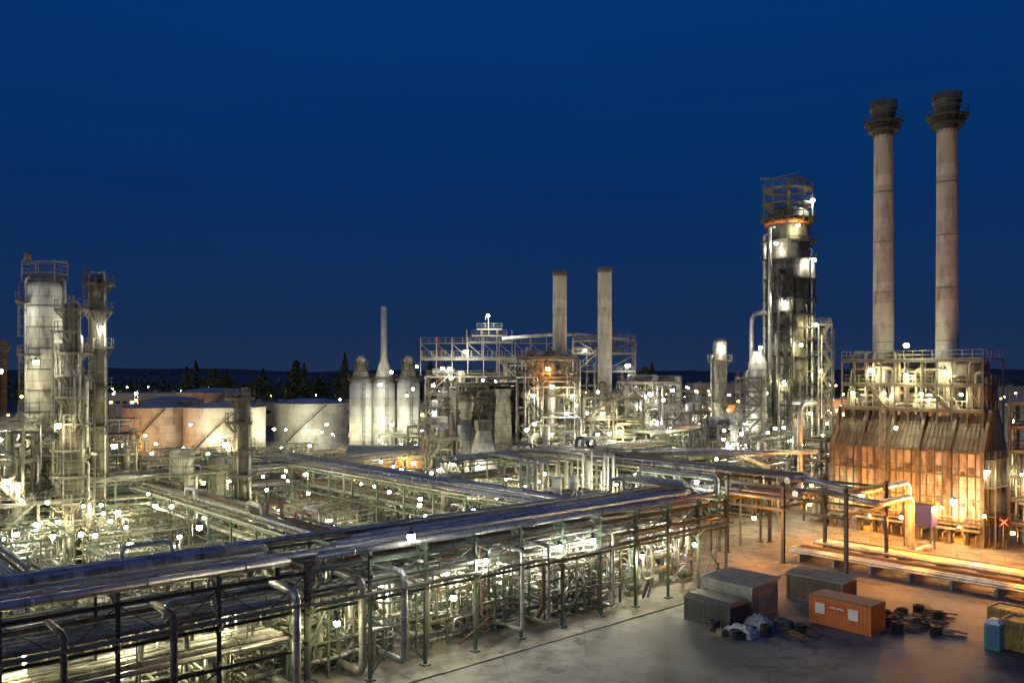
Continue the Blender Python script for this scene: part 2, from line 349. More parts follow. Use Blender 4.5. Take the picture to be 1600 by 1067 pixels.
# ------------------------------------------------------------------ pipe racks
def rack(name,label,s0,t0,along,length,width,levels,bay=6,col='green',heavy=True,rails=True,brace=True,railz=None,pw=None):
    p=W(s0,t0); rz=TH if along=='s' else TH+math.pi/2
    root=empty(name,p,rz,label,'pipe rack','steel pipe racks')
    top=levels[-1]; nb=int(length/bay); pw=pw or (.22 if heavy else .2)
    fb=MB(); ysg=width if along=='s' else -width; q=1 if ysg>0 else -1
    for y in (0,ysg):
        fb.ibeam((0,y,0),(0,y,top+.15),pw,pw)
        fb.box(-.3,.3,y-.3,y+.3,.0,.12,0)
    if width>8 and brace: fb.beam((0,ysg*.5,0),(0,ysg*.5,top),.18,.18)
    for z in levels: fb.ibeam((0,-.4*q,z-.18),(0,ysg+.4*q,z-.18),.18,.3)
    for y,sg in ((0,1),(ysg,-1)):
        for z in levels: fb.beam((0,y,z-1.3),(0,y+sg*q*1.1,z-.35),.1,.1)
    f0=fb.obj('support_frame',M[col],root)
    for i in range(1,nb+1):
        o=f0.copy(); COL.objects.link(o); o.parent=root; o.location=(i*bay,0,0)
    lb=MB(); Lx=nb*bay
    for y in (0,ysg):
        for z in levels: lb.ibeam((0,y,z-.56),(Lx,y,z-.56),.14,max(.2,pw*.9))
        if heavy and brace:
            for i in range(nb):
                lb.beam((i*bay,y,levels[-1]-.6),(i*bay+bay*.5,y,levels[-2]-.4),.07,.07); lb.beam((i*bay+bay*.5,y,levels[-2]-.4),(i*bay+bay,y,levels[-1]-.6),.07,.07)
        if brace:
            for i in range(nb):
                if i%4==1:
                    lb.beam((i*bay,y,.3),(i*bay+bay,y,levels[0]-.7),.09,.09); lb.beam((i*bay+bay,y,.3),(i*bay,y,levels[0]-.7),.09,.09)
    lb.obj('long_beam',M[col],root)
    if rails:
        rb=MB(); z=railz or top
        yy=-.9*q
        rb.box(0,Lx,min(yy,0),max(yy,0),z-.05,z,0)
        rb.rail([(0,yy,z),(Lx,yy,z)],1.1,0,.045,1.6)
        for i in range(nb+1): rb.beam((i*bay,0,z-.9),(i*bay,yy,z-.06),.08,.08)
        rb.obj('walkway',M['steel'],root)
    return root
def pipeline(pts,r,m='alu',n=10,label='insulated metal pipe resting on the pipe rack',fl=True,br=None,group='pipelines on the pipe racks'):
    o0=V(pts[0]); b=MB(); q=[V(p)-o0 for p in pts]; b.tube(q,r,n,0,br)
    if fl:
        for i in range(len(q)-1):
            d=q[i+1]-q[i]
            if d.length>6:
                k=int(d.length/5.5)
                for j in range(1,k+1):
                    c=q[i]+d*((j-.5)/k); b.revolve(c-d.normalized()*.06,d,[(0,r*1.1),(.12,r*1.1)],n,0)
    o=b.obj('pipeline',M[m] if isinstance(m,str) else m,None,o0); o['label']=label; o['category']='pipe'; o['group']=group
    return o
PL=['alu','alublue','alublue','clad','rust','steel','alu','steel','dirty']
def fillrack(s0,t0,along,length,width,z,seed,rs=(.1,.34),gap=.12,mats=PL,dens=1.,loops=True):
    rr=random.Random(seed); y=.4
    while y<width-.4:
        r=rr.choice([.08,.1,.12,.15,.18,.22,.28]); r=min(max(r,rs[0]),rs[1])
        if y+2*r>width-.3: break
        if rr.random()<dens:
            c=y+r; a=0 if rr.random()<.7 else rr.uniform(0,length*.4); e=length if rr.random()<.7 else rr.uniform(length*.6,length)
            f=(lambda x,yy,zz:W(s0+x,t0+yy,zz)) if along=='s' else (lambda x,yy,zz:W(s0+yy,t0+x,zz))
            zz=z+r+.02; P=[f(a,c,zz)]
            if a>0: P=[f(a,c,zz-3.5)]+P
            if loops and rr.random()<.5:
                x=rr.uniform(a+4,e-6); w_=rr.uniform(2,3.5); h=rr.uniform(.7,1.3)+r
                P+=[f(x,c,zz),f(x,c,zz+h),f(x+w_,c,zz+h),f(x+w_,c,zz)]
            P.append(f(e,c,zz))
            if e<length: P.append(f(e,c,zz-3.5))
            pipeline(P,r,rr.choice(mats),8 if r<.15 else 12)
        y+=2*r+gap+rr.random()*.15
rack('pipe_rack','long three level green steel rack carrying many pipes',-24,0,'s',42,9,[3.9,6.5,9.0],6,'dark',railz=6.5)
rack('pipe_rack','long green steel rack with lattice edge beams and pipes',18.2,0,'s',48,9,[6.3,7.6,9.0],4.8,'green',railz=6.3)
pipeline([W(-26,.5,9.3),W(17,.5,9.3)],.29,'alu',18,'large bright aluminium clad pipe on the rack edge')
pipeline([W(-26,6.1,9.4),W(18,6.1,9.4),W(18,6.1,6.8),W(30,6.1,6.8)],.36,'alublue',18,'very large insulated pipe on the rack')
pipeline([W(-26,5.2,9.35),W(14,5.2,9.35),W(14,5.2,3),W(14,2.5,.6)],.3,'clad',16,'large pipe turning down from the rack')
for t,r,mm,e in ((1.15,.12,'steel',66),(1.5,.1,'alu',66),(1.95,.19,'rust',12),(2.4,.13,'alublue',40),(2.8,.16,'alu',64),(3.25,.16,'steel',16),(3.65,.1,'alu',20),(3.95,.13,'dirty',15),(4.35,.17,'alublue',17)):
    pipeline([W(-26,t,9.02+r),W(e,t,9.02+r)],r,mm,10,'narrow pipe running along the rack')
fillrack(-26,6.6,'s',92,2.6,9.0,5,(.1,.18))
for i,(t,r,mm) in enumerate(((.4,.24,'alu'),(1.95,.14,'steel'),(3.3,.15,'alublue'),(3.75,.2,'alublue'),(4.3,.18,'alu'),(4.8,.15,'dirty'),(5.25,.2,'alu'),(5.75,.15,'clad'),(6.15,.16,'alublue'))):
    s=17+i*.9; z=9.02+r; e=62.5+i*.5
    if i==0: P=[W(19,t,z),W(65,t,z),W(65,t,11.),W(65,11,11.),W(65,11,4)]
    else: P=[W(s+2,t,z-3.5),W(s+2,t,z),W(e,t,z),W(e,t,z+.5+r),W(e,13,z+.5+r)]
    pipeline(P,r,mm,14)
fillrack(-26,0,'s',92,9,6.4,9,(.08,.24)); fillrack(-26,0,'s',43,9,3.9,10,(.08,.28),dens=.6); fillrack(19,0,'s',48,9,7.6,13,(.08,.2),dens=.7,loops=False)
for s,r,mm in ((17,.28,'alu'),(22,.26,'clad'),(25.5,.24,'alublue'),(9,.22,'dirty'),(37,.18,'alu'),(40,.14,'steel'),(48,.14,'alu'),(3,.2,'dirty'),(-3,.22,'rust')):
    pipeline([W(s,3,7.4),W(s,-.6,7.4),W(s,-.6,.9),W(s,2.5,.9)],r,mm,14,'pipe dropping down the face of the pipe rack',True,r*2.5,'pipes dropping from the racks')
for i in range(80):
    s=R.uniform(-18,66); r=R.choice([.06,.08,.1,.14,.18]); t=R.uniform(0,8.5)
    pipeline([W(s,t,6.2),W(s,t,2.2),W(s+R.uniform(-2,2),t,2.2),W(s+R.uniform(-2,2),t+.5,.3)],r,R.choice(PL),8,'vertical pipe running down beneath the rack',False,None,'pipes dropping from the racks')
rack('pipe_rack','steel rack with bright pipes crossing the plant',48.5,9.5,'t',66,7,[5.6,8.5])
fillrack(48.5,9.5,'t',66,7,8.5,21,(.12,.24),mats=['alublue','alublue','alu','alu','steel'])
fillrack(48.5,9.5,'t',66,7,5.6,22,dens=.8)
rack('pipe_rack','lower steel rack with mixed pipes',27,9.5,'t',54,5,[4.2,7.0],heavy=False)
fillrack(27,9.5,'t',54,5,7,31,(.1,.24)); fillrack(27,9.5,'t',54,5,4.2,32,dens=.7)
rack('pipe_rack','low steel rack behind the columns',2,9.5,'t',54,5,[4.0,6.5],heavy=False)
fillrack(2,9.5,'t',54,5,6.5,41,(.1,.24)); fillrack(2,9.5,'t',54,5,4.,42,dens=.7)
rack('pipe_rack','tall dark portal frames ending beside the yard',78.5,-6.8,'t',15.2,9.4,[6.6,9.2],7.6,'dark',True,False,False,None,.36)
rack('pipe_rack','tall green rack running between process units',78.5,9.5,'t',54,9,[6.8,9.2])
fillrack(78.5,2,'t',62,9,9.2,51,(.14,.28)); fillrack(78.5,1,'t',62,9,6.8,52,(.12,.28))
rack('pipe_rack','green steel rack with pipe loops',12,62,'s',60,6,[5.5,8.2],heavy=False)
fillrack(12,62,'s',60,6,8.2,61,(.1,.24)); fillrack(12,62,'s',60,6,5.5,62,dens=.7)
rack('pipe_rack','steel rack behind the pipe wall',57,33,'s',42,6,[5.,8.,10.5],heavy=False)
fillrack(57,33,'s',42,6,10.5,71); fillrack(57,33,'s',42,6,8.,72); fillrack(57,33,'s',42,6,5.,73,dens=.7)
rack('pipe_rack','steel rack crossing between process units',88,62,'s',66,7,[6.,9.],heavy=False)
fillrack(88,62,'s',66,7,9,74,(.2,.3))
for i in range(32):
    s=61.5+i*.55; r=R.choice([.1,.13,.17,.21]); zt=10.+R.uniform(0,1.3) - (2.2 if i%7==3 else 0)
    t=25.5+R.uniform(0,1.6)
    pipeline([W(s,t+8,zt),W(s,t,zt),W(s,t,1.),W(s,t-2,1.)],r,R.choice(['alu','alublue','alu','steel']),10,'bright vertical pipe in a dense pipe wall',True,r*2,'wall of vertical pipes')
for a,c in (((80,-3,9.6),(94.5,-6.4)),((82,-4,8.2),(92.5,-7.6))):
    pipeline([W(78,a[1]+3,a[2]),W(a[0]+1,a[1]+3,a[2]),W(a[0]+2,c[1],a[2]-1.),W(c[0],c[1],a[2]-1.),W(c[0],c[1],.6),W(c[0]+5,c[1],.6)],.38,'alu',16,'large silver pipe stepping down to the ground',True,1.2,'large bent pipes')
pipeline([W(60,22,3),W(75,40,12),W(82,46,12)],.34,'alu',14,'thick bright duct sloping upward',True,1.5,'large bent pipes')
pipeline([W(88,24,14),W(95,24,14),W(95,34,12),W(110,40,7)],.36,'alublue',16,'thick duct sloping between units',True,2.,'large bent pipes')
pipeline([W(98,10,3),W(98,10,17.5),W(103,10,17.5),W(103,14,17.5)],.34,'alu',16,'tall bright pipe beside the furnace',True,1.6,'large bent pipes')
pipeline([W(86,30,10.5),W(96,20,10.5),W(100,16,8)],.34,'alu',14,'thick bright duct sloping downward',True,1.5,'large bent pipes')
pipeline([W(84,38,9.6),W(92,12,11.),W(99,8,11.)],.34,'alu',14,'thick bright duct sloping downward',True,1.5,'large bent pipes')
for i in range(14):
    s=81+i*.7+ (1.5 if i>6 else 0); r=R.choice([.1,.14,.18,.22])
    pipeline([W(s,2,.82+r),W(s,-50,.82+r)],r,R.choice(['alu','alublue','rust','steel','alu']),8,'pipe lying on low sleepers across the yard',False,None,'low pipe track')
for i in range(12):
    p=W(80.5,0-i*4.2); b=MB(); b.box(0,12,-.15,.15,0,.62); b.box(0,12,-.12,.12,.62,.8)
    o=b.obj('pipe_sleeper',M['concrete'],None,p,TH); o['label']='low concrete sleeper under yard pipes'; o['category']='pipe support'; o['group']='pipe sleepers'

# ------------------------------------------------------------------ equipment protos
def exch(seed,L=5,r=.6,n=1,mm='clad'):
    root=empty('heat_exchanger',(0,0,0),0,'horizontal insulated heat exchanger on concrete saddles','heat exchanger','heat exchangers')
    for k in range(n):
        z=1.5+k*2*(r+.35); b=MB(); b.drum((0,0,z),(L,0,z),r,16)
        for x in (.3,L*.5,L-.3): b.revolve((x,0,z),(1,0,0),[(0,r*1.12),(.12,r*1.12)],16)
        b.obj('shell',M[mm],root)
        pb=MB()
        for x in (.8,L*.4,L-.9): pb.tube([(x,0,z+r*.8),(x,0,z+r+.7),(x,1.6,z+r+.7),(x,1.6,.3)],.11,8)
        pb.obj('nozzle_pipe',M['alu'],root)
    sb=MB()
    for x in (1,L-1): sb.box(x-.18,x+.18,-r*.8,r*.8,0,1.5-r*.75)
    sb.obj('saddle',M['concrete'],root)
    gb=MB(); zz=1.5+(n-1)*2*(r+.35)+r+.9
    for x in (-.6,L+.6):
        for y in (-r-.5,r+.5): gb.beam((x,y,0),(x,y,zz),.12,.12)
    gb.rail([(-.6,-r-.5,zz-.9),(L+.6,-r-.5,zz-.9)],1.1); gb.rail([(-.6,r+.5,zz-.9),(L+.6,r+.5,zz-.9)],1.1)
    for x in (-.6,L+.6): gb.beam((x,-r-.5,zz-.9),(x,r+.5,zz-.9),.12,.12)
    gb.obj('access_frame',M['steel'],root)
    return root
def pump():
    root=empty('pump',(0,0,0),0,'small pump and motor on a concrete plinth','pump','pumps')
    b=MB(); b.box(-.9,.9,-.4,.4,0,.45); b.obj('plinth',M['concrete'],root)
    b=MB(); b.revolve((-.8,0,.85),(1,0,0),[(0,.2),(.05,.33),(.9,.33),(.95,.2)],12); 
    for k in range(6): b.revolve((-.7+k*.13,0,.85),(1,0,0),[(0,.36),(.04,.36)],12)
    b.obj('motor',M['green'],root)
    b=MB(); b.revolve((.35,0,.85),(1,0,0),[(0,.3),(.1,.42),(.4,.42),(.5,.2)],12); b.cyl(.55,0,1.,1.9,.13,None,8); b.tube([(.55,0,1.8),(.55,0,2.6),(.55,2,2.6),(.55,2,.2)],.12,8); b.obj('casing',M['steel'],root)
    return root
def manifold(seed,w=7,d=5,h=3.2,n=30):
    rr=random.Random(seed)
    root=empty('pipe_manifold',(0,0,0),0,'tangle of small process pipes and valves','process piping','process piping')
    b=MB(); b2=MB()
    for k in range(n):
        bb=b if rr.random()<.4 else b2
        p=V((rr.uniform(0,w),rr.uniform(0,d),rr.uniform(.3,h))); P=[p]; ax=rr.choice([0,1,2])
        for j in range(rr.randint(3,6)):
            q=P[-1].copy(); lim=(w,d,h)[ax]; q[ax]=rr.uniform(.25,lim)
            if abs(q[ax]-P[-1][ax])>.5: P.append(q)
            ax=rr.choice([a for a in (0,1,2) if a!=ax])
        if len(P)<2: continue
        r=rr.choice([.05,.06,.08,.11,.15]); bb.tube(P,r,6)
        c=P[0].lerp(P[1],.5); dd=(P[1]-P[0]).normalized(); bb.revolve(c-dd*.15,dd,[(0,r*1.8),(.08,r*1.8),(.1,r*1.2),(.25,r*1.2),(.27,r*1.8),(.35,r*1.8)],8,1)
        bb.beam(c,c+V((0,0,.6)),.05,.05,1); bb.revolve(c+V((0,0,.6)),(0,0,1),[(0,.18),(.04,.18)],10,1)
    fr=MB()
    for z in ([h] if h<3.6 else [h*.5,h]):
        for x in (0,w/2,w): fr.beam((x,0,z),(x,d,z),.13,.13)
        for y in (0,d): fr.beam((0,y,z),(w,y,z),.13,.13)
        if z>3: fr.rail([(0,0,z),(w,0,z)],1.1); fr.rail([(0,d,z),(w,d,z)],1.1); fr.rail([(0,0,z),(0,d,z)],1.1)
    for x in (0,w/2,w):
        for y in (0,d): fr.beam((x,y,0),(x,y,h),.15,.15)
    fr.beam((0,0,0),(w/2,0,h),.08,.08); fr.beam((w/2,d,0),(w,d,h),.08,.08)
    b.obj('small_pipe',[M['alu'],M['green' if seed%2 else 'rust']],root); b2.obj('small_pipe',[M[('alublue','clad','dirty','steel')[seed%4]],M['steel']],root); fr.obj('steel_frame',M['green' if seed%2 else 'steel'],root)
    return root
def unit(w,d,levels,seed,fc='steel',vess=3,pipes=30,label='open steel process structure with decks railings and pipes',top=None,vm=('cladwhite','clad','alu','dirty')):
    rr=random.Random(seed)
    root=empty('process_structure',(0,0,0),0,label,'process unit','steel process structures')
    fr=MB(); dk=MB(); rl=MB(); H=levels[-1]
    nx=max(1,round(w/5)); ny=max(1,round(d/5)); bx=w/nx; by=d/ny
    for i in range(nx+1):
        for j in range(ny+1):
            fr.beam((i*bx,j*by,0),(i*bx,j*by,H+.1),.26,.26)
    zp=0
    for z in levels:
        for i in range(nx+1): fr.beam((i*bx,0,z-.15),(i*bx,d,z-.15),.18,.26)
        for j in range(ny+1): fr.beam((0,j*by,z-.15),(w,j*by,z-.15),.18,.26)
        for i in range(nx):
            for j in (0,ny):
                if rr.random()<.5: fr.beam((i*bx,j*by,zp),(i*bx+bx,j*by,z-.2),.1,.1)
            for j in range(ny):
                if rr.random()<.6: dk.box(i*bx+.1,i*bx+bx-.1,j*by+.1,j*by+by-.1,z,z+.05)
        rl.rail([(0,0,z),(w,0,z),(w,d,z),(0,d,z),(0,0,z)],1.1,0,.045,1.4)
        x1=min(4.5,w-.5); fr.stair((0.5 if int(z)%2 else x1,-.6,zp),(x1 if int(z)%2 else .5,-.6,z),.8)
        zp=z
    fr.obj('steel_frame',M[fc],root)
    if dk.v: dk.obj('deck',M['dark'],root)
    rl.obj('handrail',M['steel' if seed%3 else 'yellow'],root)
    pb=[MB(),MB()]
    for k in range(pipes):
        p=V((rr.uniform(-.6,w+.6),rr.uniform(-.8,d+.5),rr.uniform(.5,H))); P=[p]; ax=rr.choice([0,1,2,2])
        for j in range(rr.randint(2,5)):
            q=P[-1].copy(); q[ax]=rr.uniform(-.6,(w,d,H)[ax]+.6)
            if ax==2: q[2]=max(.2,q[2])
            if abs(q[ax]-P[-1][ax])>.7: P.append(q)
            ax=rr.choice([a for a in (0,1,2) if a!=ax])
        if len(P)>1: pb[k%2].tube(P,rr.choice([.06,.09,.12,.16,.22]),7)
    if pb[0].v: pb[0].obj('piping',M['alu'],root)
    if pb[1].v: pb[1].obj('piping',M['dirty' if seed%2 else 'clad'],root)
    for k in range(vess):
        x=rr.uniform(1,w-1); y=rr.uniform(1,d-1)
        vb=MB()
        if rr.random()<.6:
            r=rr.uniform(.5,1.); z0=rr.choice([0]+levels[:-1]); h=rr.uniform(4,H-z0+3)
            vb.drum((x,y,z0+r*.5+.3),(x,y,z0+h),r,16); vb.cyl(x,y,z0,z0+1,r*.8,None,12); vb.obj('vessel',M[rr.choice(vm)],root)
        else:
            r=rr.uniform(.4,.8); z0=rr.choice(levels); L_=min(w-1.5,rr.uniform(3,6)); x=rr.uniform(.5,w-L_-.5)
            vb.drum((x,y,z0+r+.3),(x+L_,y,z0+r+.3),r,16); vb.box(x+.6,x+.9,y-r*.7,y+r*.7,z0,z0+.6); vb.box(x+L_-.9,x+L_-.6,y-r*.7,y+r*.7,z0,z0+.6); vb.obj('drum',M[rr.choice(vm)],root)
    return root
E_=[exch(1,4.5,.5,1),exch(2,5,.5,2,'clad'),exch(3,4,.42,2,'alu'),exch(4,6,.6,1,'dirty')]
PU=pump()
MF=[manifold(i,6+i%3*2,4+i%2*2,2.6+i%4*.9,34+i%3*8) for i in range(9)]
UN=[unit(10,5,[4,7.5],1),unit(10,10,[4,8],2,'green'),unit(15,5,[3.5,7,10.5],5),unit(10,5,[4,8,12],4,'steel',2,34),unit(5,5,[4,8,12,15],8,'dark',2,22),unit(15,10,[4.5,9],7,'green',5,46)]
used=set()
def place(proto,s,t,r=0,z=0):
    p=W(s,t,z); rz=TH+r*math.pi/2
    if proto.name not in used: used.add(proto.name); proto.location=p; proto.rotation_euler=(0,0,rz); return proto
    return clone(proto,p,rz)
for s in range(-14,66,4):
    k=R.random()
    if k<.25: place(R.choice(E_[:3]),s,R.uniform(2.5,6),0)
    elif k<.5: place(PU,s+1,3); place(PU,s+3,6)
    else: place(R.choice(MF[:4]),s,2+R.random())
for s in range(-10,64,8):
    place(R.choice(MF),s+R.uniform(0,2),R.uniform(11,13))
    place(R.choice(MF),s+R.uniform(0,3),R.uniform(18,20),R.choice([0,1]))
cells=[]
for (a,b_) in ((-28,1),(8,26),(33,47.5),(56.5,77.5)):
    for t in range(11,62,6): cells.append((a,b_,t))
for a,b_,t in cells:
    s=a+R.uniform(0,1)
    if a==56.5 and 20<t<40: continue
    while s<b_-5:
        k=R.random(); wid=b_-s
        if k<.62:
            place(R.choice(MF),s,t+R.uniform(0,1)); s+=8.5
        elif k<.74:
            place(R.choice(E_),s,t+R.uniform(0,3)); place(R.choice(MF[:3]),s,t+3); s+=7.5
        elif k<.87 and wid>11 and t>16: place(UN[0],s,t); s+=12
        else: place(PU,s,t); place(PU,s+3,t+2); s+=5
def lowzone(p): k=p.x/p.y; return -.47<k<-.09
for t in range(72,170,13):
    for s in range(-10,100,18):
        w0=W(s+6,t+3)
        if lowzone(w0):
            if w0.y<200: place(R.choice(MF[:4]),s,t); place(R.choice(MF[:4]),s+9,t+6)
            continue
        if R.random()<.75: place(R.choice(UN),s+R.uniform(-2,2),t+R.uniform(-1,1),R.choice([0,0,2]))
for t in range(14,100,12):
    for s in range(92,170,17):
        if s<120 and t<18: continue
        if R.random()<.85: place(R.choice(UN),s+R.uniform(-2,2),t+R.uniform(-1,1),R.choice([0,0,2]))
for t in (-25,-10,4):
    for s in range(130,170,18): place(R.choice(UN[:3]),s,t)

# ------------------------------------------------------------------ columns
def column(name,label,x,y,prof,m,plats=(),lad=None,risers=(),n=24,group=None,rz=0,pm='steel'):
    root=empty(name,(x,y,0),rz,label,'distillation column',group)
    b=MB(); b.revolve((0,0,0),(0,0,1),prof,n); b.obj('shell',M[m],root)
    H=prof[-1][0]
    z=4
    def rad(z):
        for (a,ra),(c,rc) in zip(prof,prof[1:]):
            if a<=z<=c and c>a: return ra+(rc-ra)*(z-a)/(c-a)
        return prof[-1][1]
    while z<H-1.5:
        r=rad(z); hb=MB(); hb.revolve((0,0,z),(0,0,1),[(0,r),(0,r+.07),(.12,r+.07),(.12,r)],n,0,False,False); hb.obj('stiffener_ring',M[pm],root); z+=2.6
    for z,a0,a1,wd in plats:
        pb=MB(); pb.ringdeck(0,0,z,rad(z)+.08,rad(z)+wd,a0,a1); pb.obj('platform',M[pm] ,root)
    if lad:
        for z0,z1,an in lad:
            lb=MB(); r=rad((z0+z1)/2)+.35; lb.ladder(r*math.cos(an),r*math.sin(an),z0,z1+1.1,an); lb.obj('ladder',M[pm],root)
    for i,(an,z0,z1,r,off) in enumerate(risers):
        rr_=rad(z1)+off; cx,cy=math.cos(an),math.sin(an); pb=MB()
        pb.tube([(0,0,z1+.6) if z1>H-1 else (cx*rad(z1)*.8,cy*rad(z1)*.8,z1),(cx*rr_,cy*rr_,z1+.6 if z1>H-1 else z1),(cx*rr_,cy*rr_,z0),(cx*(rr_+3),cy*(rr_+3),z0)],r,10,0,r*2.5)
        pb.obj('riser_pipe',M['alu' if i%3==0 else ('clad' if i%3==1 else 'steel')],root)
    return root
def dome(z,r): return [(z,r),(z+r*.28,r*.9),(z+r*.48,r*.6),(z+r*.56,r*.25),(z+r*.58,0)]
column('distillation_column','wide pale insulated column with top platform',-58,106,[(0,1.95)]+dome(32.4,1.95),'cladwhite',
  [(6,2.5,5,1.2),(10,2.5,6,1.1),(17,3,5,1.),(24,3.4,5,1.1),(30.5,2.6,4.2,1.3),(33.2,0,6.28,.5)],[(0,10,-1.2),(10,24,-3.),(24,32,-2.9)],[(-2.9,4,33.,.24,.4),(.3,6,33.,.22,.5),(-.7,3,27,.16,.3)],24,None,0,'dark')
b=MB()
b.rail([(-2,-1.5,34),(2,-1.5,34),(2,1.5,34),(-2,1.5,34),(-2,-1.5,34)],1.1)
for x in (-2,2):
    for y in (-1.5,1.5): b.beam((x,y,33),(x,y,35.6),.12,.12)
b.beam((-2.6,0,35.6),(2.8,0,35.6),.18,.2); b.beam((-2,-1.5,35.5),(-2,1.5,35.5),.12,.12); b.beam((2,-1.5,35.5),(2,1.5,35.5),.12,.12); b.revolve((-2.2,0,35.7),(0,0,1),[(0,.4),(1.,.4)],12)
root=empty('hoist_frame',(-58,106,0),0,'small hoist frame on top of the pale column','hoist'); b.obj('frame',M['steel'],root)
column('distillation_column','slender grey column crowded by ladders and decks',-50.6,98,[(0,1.25),(16,1.25),(17.5,.75)]+dome(29.5,.75),'dirty',
  [(z,R.uniform(2,4),R.uniform(5.5,7.4),1.0) for z in (4,7,10,13,16,19,21.5,24,26.5,29)],[(0,7,-1.2),(7,13,-2),(13,19,-1),(19,24,-2.1),(24,29.5,-1.1)],[(-.2,2,29.3,.16,.3),(-2.6,3,25,.14,.3),(.6,3,20,.18,.4),(-1.8,2,17,.12,.3),(-.8,2,22,.1,.3)],20,None,0,'steel')
column('distillation_column','tall narrow sooty column with ladders',-52.6,108.5,[(0,1.1)]+dome(33.6,1.0),'dirty',
  [(z,R.uniform(2,3.5),R.uniform(5,7),.8) for z in (5,10,15,20,25,29.5)]+[(33.,0,6.28,.9)],[(0,10,-1.2),(10,20,-2),(20,29,-1),(29,34,-2.1)],[(-.3,2,34,.14,.3),(-2.7,3,34,.12,.3),(-1.6,3,26,.1,.25)],20,None,0,'dark')
column('distillation_column','narrow dark column with many small platforms',-31.4,99,[(0,.9)]+dome(18.8,.8),'dirty',
  [(z,R.uniform(0,3),R.uniform(5.5,8),1.) for z in (4,7,10,13,16,18.8)],[(0,7,-1.2),(7,13,-2),(13,19,-1)],[(-.3,2,18,.16,.35),(2.6,2,16,.14,.35),(-1.6,2,17,.12,.3)],20,None,0,'dark')
column('reactor_vessel','short wide pale insulated vessel',-44.5,115,[(0,1.6)]+dome(10.8,1.6),'cladwhite',[(10.5,0,6.28,1.)],[(0,10,-1.)],[(0,2,8,.2,.4)])
column('reactor_vessel','short wide weathered vessel beside ladders',-41,118,[(0,1.2)]+dome(9.6,1.2),'clad',[(9.,0,6.28,1.)],[(0,9,-1)],[(0,2,8,.2,.4)])
for (w_,d_,lv,sd,fc,x,y,rz) in ((5,5,[4,8,12,16],77,'steel',-59,93.5,.2),(3,3,[3,6,9,12,15,18,21,24],79,'dark',-54.2,101.5,.0),(8,4,[4,8,12,15],80,'green',-70,104,.1),(5,4,[3,6,9,12,15],83,'dark',-58,99,.2)):
    pl=unit(w_,d_,lv,sd,fc,1,26,'tall open steel stair structure between columns'); pl.location=(x,y,0); pl.rotation_euler=(0,0,rz)
column('chimney','slim rusty chimney with small platform',-131,220,[(0,.75),(29,.7),(29,.85),(30,.85)],'rust',[(28,0,6.28,1)],None)
tw=column('distillation_column','giant wide refinery tower with orange band and many platforms',55,170,
  [(0,4.3),(12,4.3),(13,3.9),(33,3.9),(36,4.2),(50.5,4.2),(50.9,3.9),(53.5,3.9),(54.5,2.2),(55,0)],'tower',
  [(z,R.uniform(2.5,3.4),R.uniform(6.2,8.8),1.25) for z in (5,8,11,14,17,19.5,22,25,28,30.5,33,36,40,44,47.5)]+[(52,0,6.28,1.5)],
  [(0,12,-1.),(12,19,-1.8),(19,25,-1.2),(25,32,-2.),(32,40,-.6),(40,52,-1.9)],
  [(-3.0,4,49,.4,.7),(-2.7,4,38,.3,.7),(-.1,6,44,.34,.7),(.2,4,34,.3,.6),(-.4,9,28,.3,.7),(-1.4,4,22,.25,.7),(-2.1,4,30,.2,.5),(-1.,4,35,.16,.4),(-1.7,8,40,.14,.4),(-.7,4,46,.2,.6)],36,None,0,'dark')
b=MB(); b.revolve((0,0,50.9),(0,0,1),[(0,4.06),(0,4.4),(1.0,4.4),(1.0,4.06)],36,0,True,False); b.obj('orange_band',M['orange'],tw)
b=MB()
for z in (52,55,58): b.ringdeck(0,0,z,3. if z>53 else 4.,4.9,0,6.28)
for k in range(10):
    a=k*.628; b.beam((4.8*math.cos(a),4.8*math.sin(a),51),(4.8*math.cos(a),4.8*math.sin(a),59),.16,.16)
b.beam((-5.5,0,60.3),(4,0,60.3),.25,.35); b.beam((-3,0,58),(-3,0,60.2),.2,.2); b.beam((2,0,58),(2,0,60.2),.2,.2); b.tube([(0,0,54),(0,0,60),(3,0,60.6),(4,0,58)],.45,10,0,1.)
b.beam((-5.2,-1.5,59.6),(1,-3,60.8),.15,.15); b.obj('top_frame',M['steel'],tw)
pipeline([(47.2,168,5),(47.2,168,33.5),(51.3,168,33.5),(51.3,168,21),(48,168,21)],.45,'alu',14,'large bright vapour duct looping beside the tower',True,1.8,'vapour ducts')
pipeline([(51.,165.5,50),(50,165.5,50),(50,165.5,12)],.35,'alu',12,'tall bright pipe climbing the tower',True,.9,'vapour ducts')
column('reactor_vessel','tall pale vessel with cone roof beside the tower',46.9,163,[(0,1.7),(23.5,1.7),(25.3,.9),(25.8,.9)],'cladwhite',[(12,0,6.28,1.),(20,2,7,1.)],[(0,20,-1.3)],[(-3,3,22,.25,.4)])
column('reactor_vessel','slim pale column with lamps on top',40.2,165,[(0,1.35)]+dome(27.5,1.3),'clad',[(9,2,7,1),(16,2,7,1.),(24,0,6.28,1.)],[(0,24,-1.3)],[(-3,3,25,.2,.4)])
for (w_,d_,H,x,y,sd,fc) in ((2.6,3,33,59.8,166.5,91,'steel'),(2.6,2.6,44,51.2,163.6,92,'dark'),(3,3,14,62.5,166,95,'dark'),(5,3,12,46,158,97,'steel'),(4,3,22,42.8,160,98,'steel')):
    sc_=unit(w_,d_,[z*2.6 for z in range(1,int(H/2.6)+1)],sd,fc,0,12,'tall scaffold tower of tubes and decks'); sc_.location=(x,y,0)
